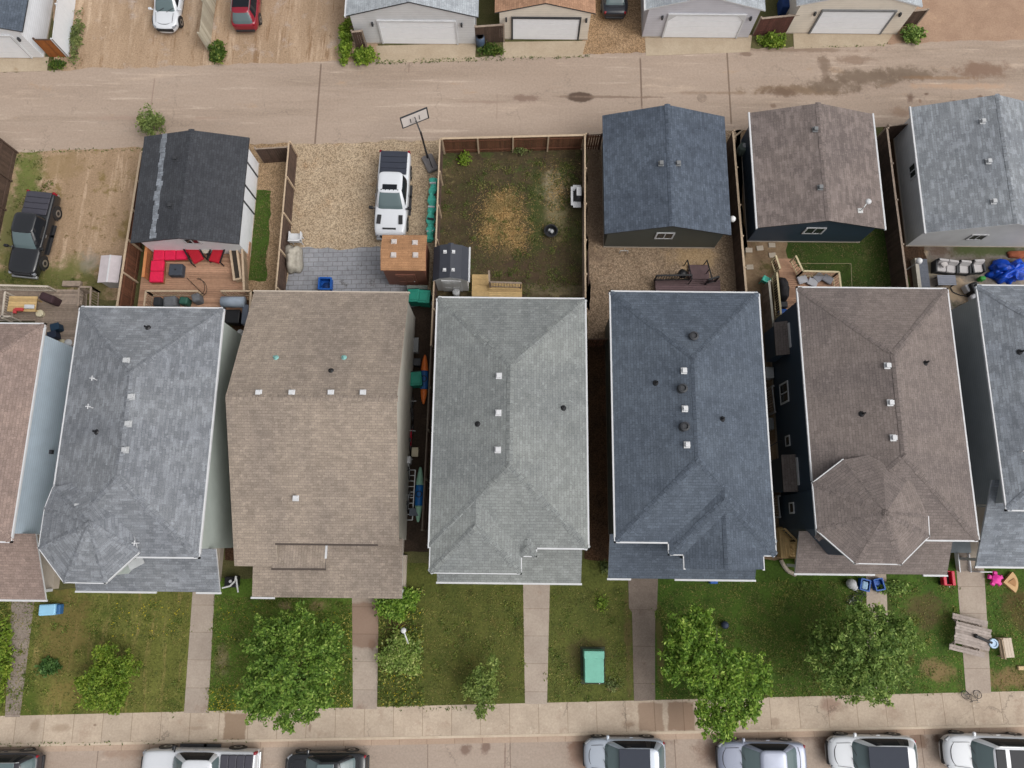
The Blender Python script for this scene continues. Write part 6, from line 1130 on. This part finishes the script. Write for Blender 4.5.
def spiky(lobes, n, size, per=80, L=.75, thick=.17):
    """leafy shoots: leaves strung along twigs that run outward from every lobe, with gaps between the shoots"""
    Cs = []; wt = np.array([l[3] * l[4] * l[5] for l in lobes]) ** .75; wt = wt / wt.sum()
    for l, w in zip(lobes, wt):
        m = max(3, int(n * w / per)); d = rdir(m); d[:, 2] = np.abs(d[:, 2]) * .9 - .22; d /= np.linalg.norm(d, axis=1, keepdims=True); R_ = np.array(l[3:6])
        s0 = .12 + .5 * rng.random((m, 1)); base = np.array(l[:3]) + d * R_ * s0; tip = np.array(l[:3]) + d * R_ * (.78 + .34 * rng.random((m, 1)) ** 1.5) + rng.normal(size=(m, 3)) * np.array([.16, .16, .1]); tip[:, 2] -= .1 * rng.random(m)
        k = rng.integers(per // 2, int(per * 1.6), m); b_, t_ = np.repeat(base, k, 0), np.repeat(tip, k, 0); u = rng.random((len(b_), 1)) ** .75; c = b_ + (t_ - b_) * u + rng.normal(size=b_.shape) * thick * (1.15 - .75 * u) * np.array([1, 1, .7]); Cs.append(c)
    C = np.concatenate(Cs); n = len(C); u = rdir(n, .1); u[:, 2] *= .5; u /= np.linalg.norm(u, axis=1, keepdims=True); v = np.cross(u, np.array([[0, 0, 1.]]) + .65 * rng.normal(size=(n, 3))); v /= np.linalg.norm(v, axis=1, keepdims=True); s = size * (.55 + .8 * rng.random((n, 1)))
    return C, u * s, v * s * .5
def tree(label, base, lobes, n, size, mat, name='tree', cat='tree', group=None, trunk=.11, clump=.34, per=46, limbs=True, shell=.55):
    """lobes: (px, py, z, rx, ry, rz): placed at their own height"""
    L = [(*P(l[0], l[1], l[2]), l[3], l[4], l[5]) for l in lobes]; b0 = P(*base, 0); t = thing(name, label, cat, (b0.x, b0.y, 0), group)
    cx = sum(l[0] for l in L) / len(L); cy = sum(l[1] for l in L) / len(L); zc = sum(l[2] for l in L) / len(L); fork = V(b0.x + (cx - b0.x) * .3, b0.y + (cy - b0.y) * .3, zc * .5)
    b = MB(); b.tube(b0, fork, trunk, trunk * .75, 9); top = V(cx, cy, zc + .3); b.tube(fork, top, trunk * .72, trunk * .3, 8); b.build('trunk', bark, t)
    if limbs:
        for l in L:
            for k in range(3):
                e = Vector(l[:3]) + Vector((random.uniform(-1, 1) * l[3], random.uniform(-1, 1) * l[4], random.uniform(0, 1) * l[5])) * .7; b = MB(); m = fork.lerp(e, .5) + V(0, 0, .12); b.tube(fork, m, trunk * .45, trunk * .28, 6); b.tube(m, e, trunk * .28, trunk * .08, 6); b.build('limb', bark, t)
    quads_obj('crown', *(spiky(L, n, size, per) if per > 60 else leaves(L, n, size, clump, per, shell)), mat, t); return t
tree('broad bright green street tree overhanging the sidewalk left of the brown walkway', (290, 690), [(292, 665, 3.6, 2.3, 2.3, 1.6), (262, 690, 3., 1.3, 1.5, 1.1), (322, 650, 3., 1.3, 1.5, 1.1), (284, 712, 2.8, 1.7, 1.1, 1.), (270, 640, 3.2, 1.4, 1.2, 1.1), (315, 690, 2.8, 1.3, 1.2, .9), (300, 622, 2.9, 1.2, .8, .8)], 23000, .092, lf_a, group='front street trees', per=75, clump=.42, shell=.35)
tree('lobed bright green street tree leaning over the blue grey sedan', (712, 690), [(694, 640, 3.4, 1.5, 1.4, 1.2), (682, 662, 3., 1.2, 1.2, 1.), (716, 670, 3.5, 1.7, 1.6, 1.3), (748, 676, 3.2, 1.3, 1.4, 1.), (716, 708, 3., 1.3, 1.4, 1.), (742, 704, 2.8, 1., .9, .8), (722, 726, 2.7, .8, .8, .7), (698, 622, 2.9, .9, .7, .7)], 21000, .092, lf_c, group='front street trees', per=75, clump=.42, shell=.35)
tree('rounded mid green street tree in front of the umber roofed house', (860, 682), [(862, 652, 3.7, 2.1, 2.2, 1.6), (832, 660, 3., 1.4, 1.6, 1.1), (892, 640, 3.1, 1.4, 1.3, 1.), (864, 690, 2.9, 1.6, .9, .9), (866, 618, 2.9, 1.2, 1., .9), (890, 672, 2.8, 1., 1., .8), (826, 634, 2.7, 1., .8, .8)], 20000, .088, lf_b, group='front street trees', per=75, clump=.42, shell=.35)
tree('low rounded young tree on the yellowing lawn', (108, 692), [(106, 682, 1.5, 1.3, 1.3, .9), (91, 690, 1.2, .95, .95, .6), (123, 672, 1.3, 1., .95, .7), (110, 702, 1.1, 1., .6, .5), (103, 658, 1.3, .75, .65, .5)], 7600, .085, lf_e, trunk=.05, per=62)
tree('thin half bare grey green sapling beside the sidewalk', (481, 696), [(482, 676, 1.7, .55, .5, .5), (474, 688, 1.4, .45, .5, .5), (488, 690, 1.3, .4, .55, .5), (482, 706, 1.0, .25, .4, .4), (492, 662, 1.6, .3, .25, .3)], 3600, .08, leafm('sapling_leaves', S(96, 118, 56), S(128, 148, 74), S(164, 178, 104)), trunk=.045, per=61)
def shrub(label, px, r, h, n, mat, size=.08, group=None, ry=None, name='shrub', cat='shrub', clump=.2, lob=None, per=26):
    p = P(*px, h * .6); t = thing(name, label, cat, (p.x, p.y, 0), group); L = lob or [(p.x, p.y, h * .5, r * .8, (ry or r) * .8, h * .45)]
    for i in range(4):
        a = i * 1.57 + random.random(); L = L + [(p.x + r * .5 * math.cos(a), p.y + (ry or r) * .5 * math.sin(a), h * .45, r * .45, (ry or r) * .45, h * .38)]
    b = MB(); [b.tube((p.x, p.y, -.01), (p.x + r * .5 * math.cos(i * 1.3), p.y + (ry or r) * .5 * math.sin(i * 1.3), h * .7), .02, .008, 5) for i in range(5)]; b.build('stem', bark, t)
    quads_obj('foliage', *leaves(L, n, size, clump, per, .35), mat, t); return t
shrub('bright green rounded shrub at the tan house porch corner', (392, 607), .95, 1.2, 2600, lf_c, .085); shrub('second bright green shrub just right of the tan house porch corner', (408, 598), .7, 1.1, 1500, lf_c, .085)
shrub('pale green variegated shrub in the bed right of the brown walkway', (401, 656), 1.3, 1.1, 5200, leafm('pale_leaves', S(106, 132, 58), S(146, 168, 86), S(190, 198, 128)), .075)
shrub('small dark green plant clump on the yellowing lawn', (49, 668), .62, .5, 700, leafm('blue_green_leaves', S(58, 92, 42), S(80, 114, 56), S(108, 138, 78)), .1, ry=.4); shrub('sparse olive shrub at the alley corner of the charcoal garage', (149, 121), 1.0, 1.9, 1700, leafm('olive_leaves', S(104, 122, 66), S(132, 148, 84), S(164, 174, 112)), .08)
shrub('leafy hedge running up beside the pale grey garage', (345, 38), .38, 1.0, 1700, lf_e, .1, ry=1.9); shrub('dense green hedge at the front corner of the pale grey garage', (364, 55), .95, .8, 1700, lf_e, .1, ry=.5)
shrub('green weeds between the pale grey and cream garages', (491, 49), .75, .4, 900, lf_w, .09, ry=.4, group=None); shrub('bright green weed clump between the lilac and bone coloured garages', (773, 40), 1.0, .5, 1500, lf_e, .1, ry=.45); shrub('bushy green weeds at the right corner of the bone coloured garage', (914, 33), .95, .7, 1400, lf_b, .1, ry=.6)
shrub('dark green grass clump at the foot of the pale grey board fence', (216, 52), .55, .5, 1000, lf_w, .12, ry=.95); shrub('green tuft at the foot of the orange brown gate', (56, 64), .6, .3, 500, lf_w, .09, ry=.3); shrub('patchy weeds along the white panel fence', (76, 35), .3, .3, 900, lf_d, .08, ry=2.8)
shrub('light green perennial clump left of the first walkway', (2, 660), .5, .7, 1300, lf_e, .09, ry=2.6); shrub('tiny green bush just inside the red brown lane fence', (521, 147), .5, .6, 360, lf_d, .08); shrub('yellow green seedling at the corner of the weedy yard', (464, 158), .35, .4, 300, lf_e, .09)
0 and shrub('clipped green strip shrub along the charcoal garage east wall', (259, 222), .6, .25, 2600, leafm('strip_leaves', S(52, 84, 24), S(72, 104, 34), S(110, 134, 60)), .06, ry=2.6, name='ground_cover_bed', cat='plant bed')
shrub('row of low green plants under the umber porch edge', (893, 588), 1.1, .35, 900, lf_b, .08, ry=.3); shrub('small pinkish weed beside the pale green electrical box', (613, 685), .4, .25, 200, lf_d, .07); shrub('yellowish flowering weed on the lawn above the electrical box', (602, 603), .3, .25, 160, lf_e, .07); shrub('light weed patch at the slate house front corner', (606, 567), .35, .35, 260, lf_d, .08)
def inside(pts, q):
    n = len(pts); c = np.zeros(len(q), bool); j = n - 1
    for i in range(n):
        xi, yi, xj, yj = *pts[i], *pts[j]; m = ((yi > q[:, 1]) != (yj > q[:, 1])) & (q[:, 0] < (xj - xi) * (q[:, 1] - yi) / (yj - yi + 1e-12) + xi); c ^= m; j = i
    return c
def scatter(polys, dens, s, h, lie=.5):
    out = []
    for px, *k in polys:
        pts = [tuple(P(x, y, 0)[:2]) for x, y in px]; a = np.array(pts); lo, hi = a.min(0), a.max(0); n = int((hi - lo).prod() * dens * (k[0] if k else 1)); q = lo + rng.random((n, 2)) * (hi - lo); q = q[inside(pts, q)]
        f = np.sin(q[:, 0] * 2.1 + 3 * np.sin(q[:, 1] * 1.3)) * np.sin(q[:, 1] * 2.7 + 2 * np.sin(q[:, 0] * 1.7)); q = q[rng.random(len(q)) < .55 + .45 * f]; out.append(q)
    q = np.concatenate(out); n = len(q); u = rng.normal(size=(n, 3)); u[:, 2] = np.abs(u[:, 2]) * (1 - lie) + .15; u /= np.linalg.norm(u, axis=1, keepdims=True); v = np.cross(u, np.array([[0, 0, 1.]]) + .3 * rng.normal(size=(n, 3))); v /= np.linalg.norm(v, axis=1, keepdims=True); sz = s * (.5 + rng.random((n, 1)))
    C = np.concatenate([q, rng.random((n, 1)) * h + .02], 1); return C, u * sz, v * sz * .3
lawns = [([(-10, 596), (190, 596), (183, 712), (-10, 714)], .8), ([(214, 596), (352, 600), (352, 708), (209, 711)], 1.2), ([(380, 592), (523, 588), (525, 702), (378, 706)], .7), ([(552, 588), (628, 588), (632, 700), (549, 702)], .8), ([(660, 584), (866, 580), (868, 696), (657, 700)], 1.), ([(888, 580), (955, 580), (964, 694), (890, 696)], .8), ([(985, 580), (1040, 580), (1040, 690), (993, 692)], .8)]
gm = leafm('grass_blades', S(92, 106, 48), S(120, 124, 64), S(166, 152, 98))
tag(quads_obj('grass', *scatter(lawns, 330, .045, .03, .75), gm), 'short uneven grass on the front lawns along the sidewalk', 'grass', kind='stuff')
tag(quads_obj('grass', *scatter([([(446, 160), (580, 158), (582, 292), (440, 292)], 1.), ([(256, 190), (271, 191), (266, 281), (245, 281)], 1.6), ([(788, 230), (890, 230), (904, 296), (796, 290)], 1.3), ([(20, 156), (50, 156), (20, 280), (2, 280)], .6), ([(0, 275), (110, 272), (110, 288), (0, 290)], .7)], 200, .05, .03, .75), leafm('yard_grass', S(84, 92, 48), S(108, 106, 64), S(146, 132, 92))), 'thin rough grass in the back yards', 'grass', kind='stuff')
def gauss(px, sx, sy, n, size, h, lie):
    p = P(*px); q = np.stack([p.x + rng.normal(size=n) * sx * (1 + .5 * np.sin(np.arange(n) * .7)), p.y + rng.normal(size=n) * sy], 1); u = rng.normal(size=(n, 3)); u[:, 2] = np.abs(u[:, 2]) * (1 - lie) + .1; u /= np.linalg.norm(u, axis=1, keepdims=True); v = np.cross(u, np.array([[0, 0, 1.]]) + .3 * rng.normal(size=(n, 3))); v /= np.linalg.norm(v, axis=1, keepdims=True); s = size * (.4 + rng.random((n, 1))); return np.concatenate([q, .01 + h * rng.random((n, 1))], 1), u * s, v * s * .22
G = [gauss(c, a, b_, n_, .07, .07, .75) for c, a, b_, n_ in (((497, 213), .55, .7, 2600), ((512, 222), .6, .9, 2300), ((490, 236), .45, .5, 1200), ((518, 240), .5, .5, 900), ((505, 200), .5, .35, 800), ((555, 190), .5, .9, 900))]
tag(quads_obj('dry_grass', *[np.concatenate(k) for k in zip(*G)], leafm('straw_blades', S(140, 116, 74), S(186, 156, 106), S(216, 188, 138))), 'flattened straw coloured dead grass in the middle of the weedy yard', 'dead grass', kind='stuff')
def clumps(polys, m_per, k, rad, size, h):
    C = scatter(polys, m_per, .1, .01)[0][:, :2]; q = np.repeat(C, k, 0) + rng.normal(size=(len(C) * k, 2)) * np.repeat(rad * (.4 + rng.random(len(C))), k)[:, None]; n = len(q); u = rng.normal(size=(n, 3)); u[:, 2] = np.abs(u[:, 2]) * .5 + .1; u /= np.linalg.norm(u, axis=1, keepdims=True); v = np.cross(u, np.array([[0, 0, 1.]]) + .4 * rng.normal(size=(n, 3))); v /= np.linalg.norm(v, axis=1, keepdims=True); s = size * (.5 + rng.random((n, 1))); return np.concatenate([q, .01 + h * rng.random((n, 1))], 1), u * s, v * s * .4
tag(quads_obj('lawn_weeds', *clumps(lawns, 2.2, 34, .16, .06, .08), leafm('lawn_weed_leaves', S(84, 104, 42), S(116, 130, 60), S(156, 156, 86))), 'low weed clumps dotted through the front lawns', 'weeds', kind='stuff')
tag(quads_obj('lawn_weeds', *clumps([([(446, 160), (580, 158), (582, 292), (440, 292)], 1.), ([(18, 156), (60, 156), (20, 280), (2, 280)], .7), ([(0, 268), (110, 268), (110, 288), (0, 290)], .7)], 2.4, 40, .2, .06, .1), leafm('yard_weed_leaves', S(76, 92, 42), S(104, 112, 58), S(140, 138, 84))), 'ragged weed clumps over the back yard soil', 'weeds', kind='stuff')
tag(quads_obj('weeds', *scatter([([(322, 612), (352, 612), (352, 707), (318, 708)], 1.), ([(379, 612), (424, 585), (424, 706), (379, 707)], 1.), ([(209, 690), (240, 686), (240, 711), (209, 712)], .6), ([(-4, 600), (10, 600), (4, 712), (-10, 714)], 1.)], 420, .075, .3, .5), leafm('bed_weeds', S(66, 88, 34), S(102, 122, 50), S(190, 184, 104))), 'weedy ground cover with yellowish flecks in the flower beds', 'weeds', kind='stuff')
tag(quads_obj('dandelions', *scatter([([(209, 684), (240, 684), (240, 711), (207, 712)], 3.), ([(300, 612), (352, 612), (352, 707), (318, 708)], 1.2), ([(400, 600), (424, 590), (424, 706), (379, 707)], 1.6), ([(110, 600), (190, 600), (184, 640), (110, 640)], .5), ([(214, 600), (260, 600), (250, 640), (212, 640)], .4)]  , 26, .05, .22, .9), M('dandelion_yellow', S(206, 184, 44), .8, .1)), 'scattered yellow dandelion flowers in the lawns and beds', 'flowers', kind='stuff')
tag(quads_obj('litter_weeds', *scatter([([(376, 61), (480, 57), (560, 57), (590, 55), (590, 58), (480, 62), (376, 65)], 1.), ([(0, 743), (250, 738), (250, 742), (0, 747)], .3), ([(18, 150), (140, 148), (140, 151), (18, 154)], .6), ([(380, 709), (500, 705), (500, 709), (380, 712)], .4), ([(800, 47), (890, 44), (890, 46), (800, 49)], .5)], 160, .07, .06), lf_w), 'thin line of weeds along the concrete edges', 'weeds', kind='stuff')
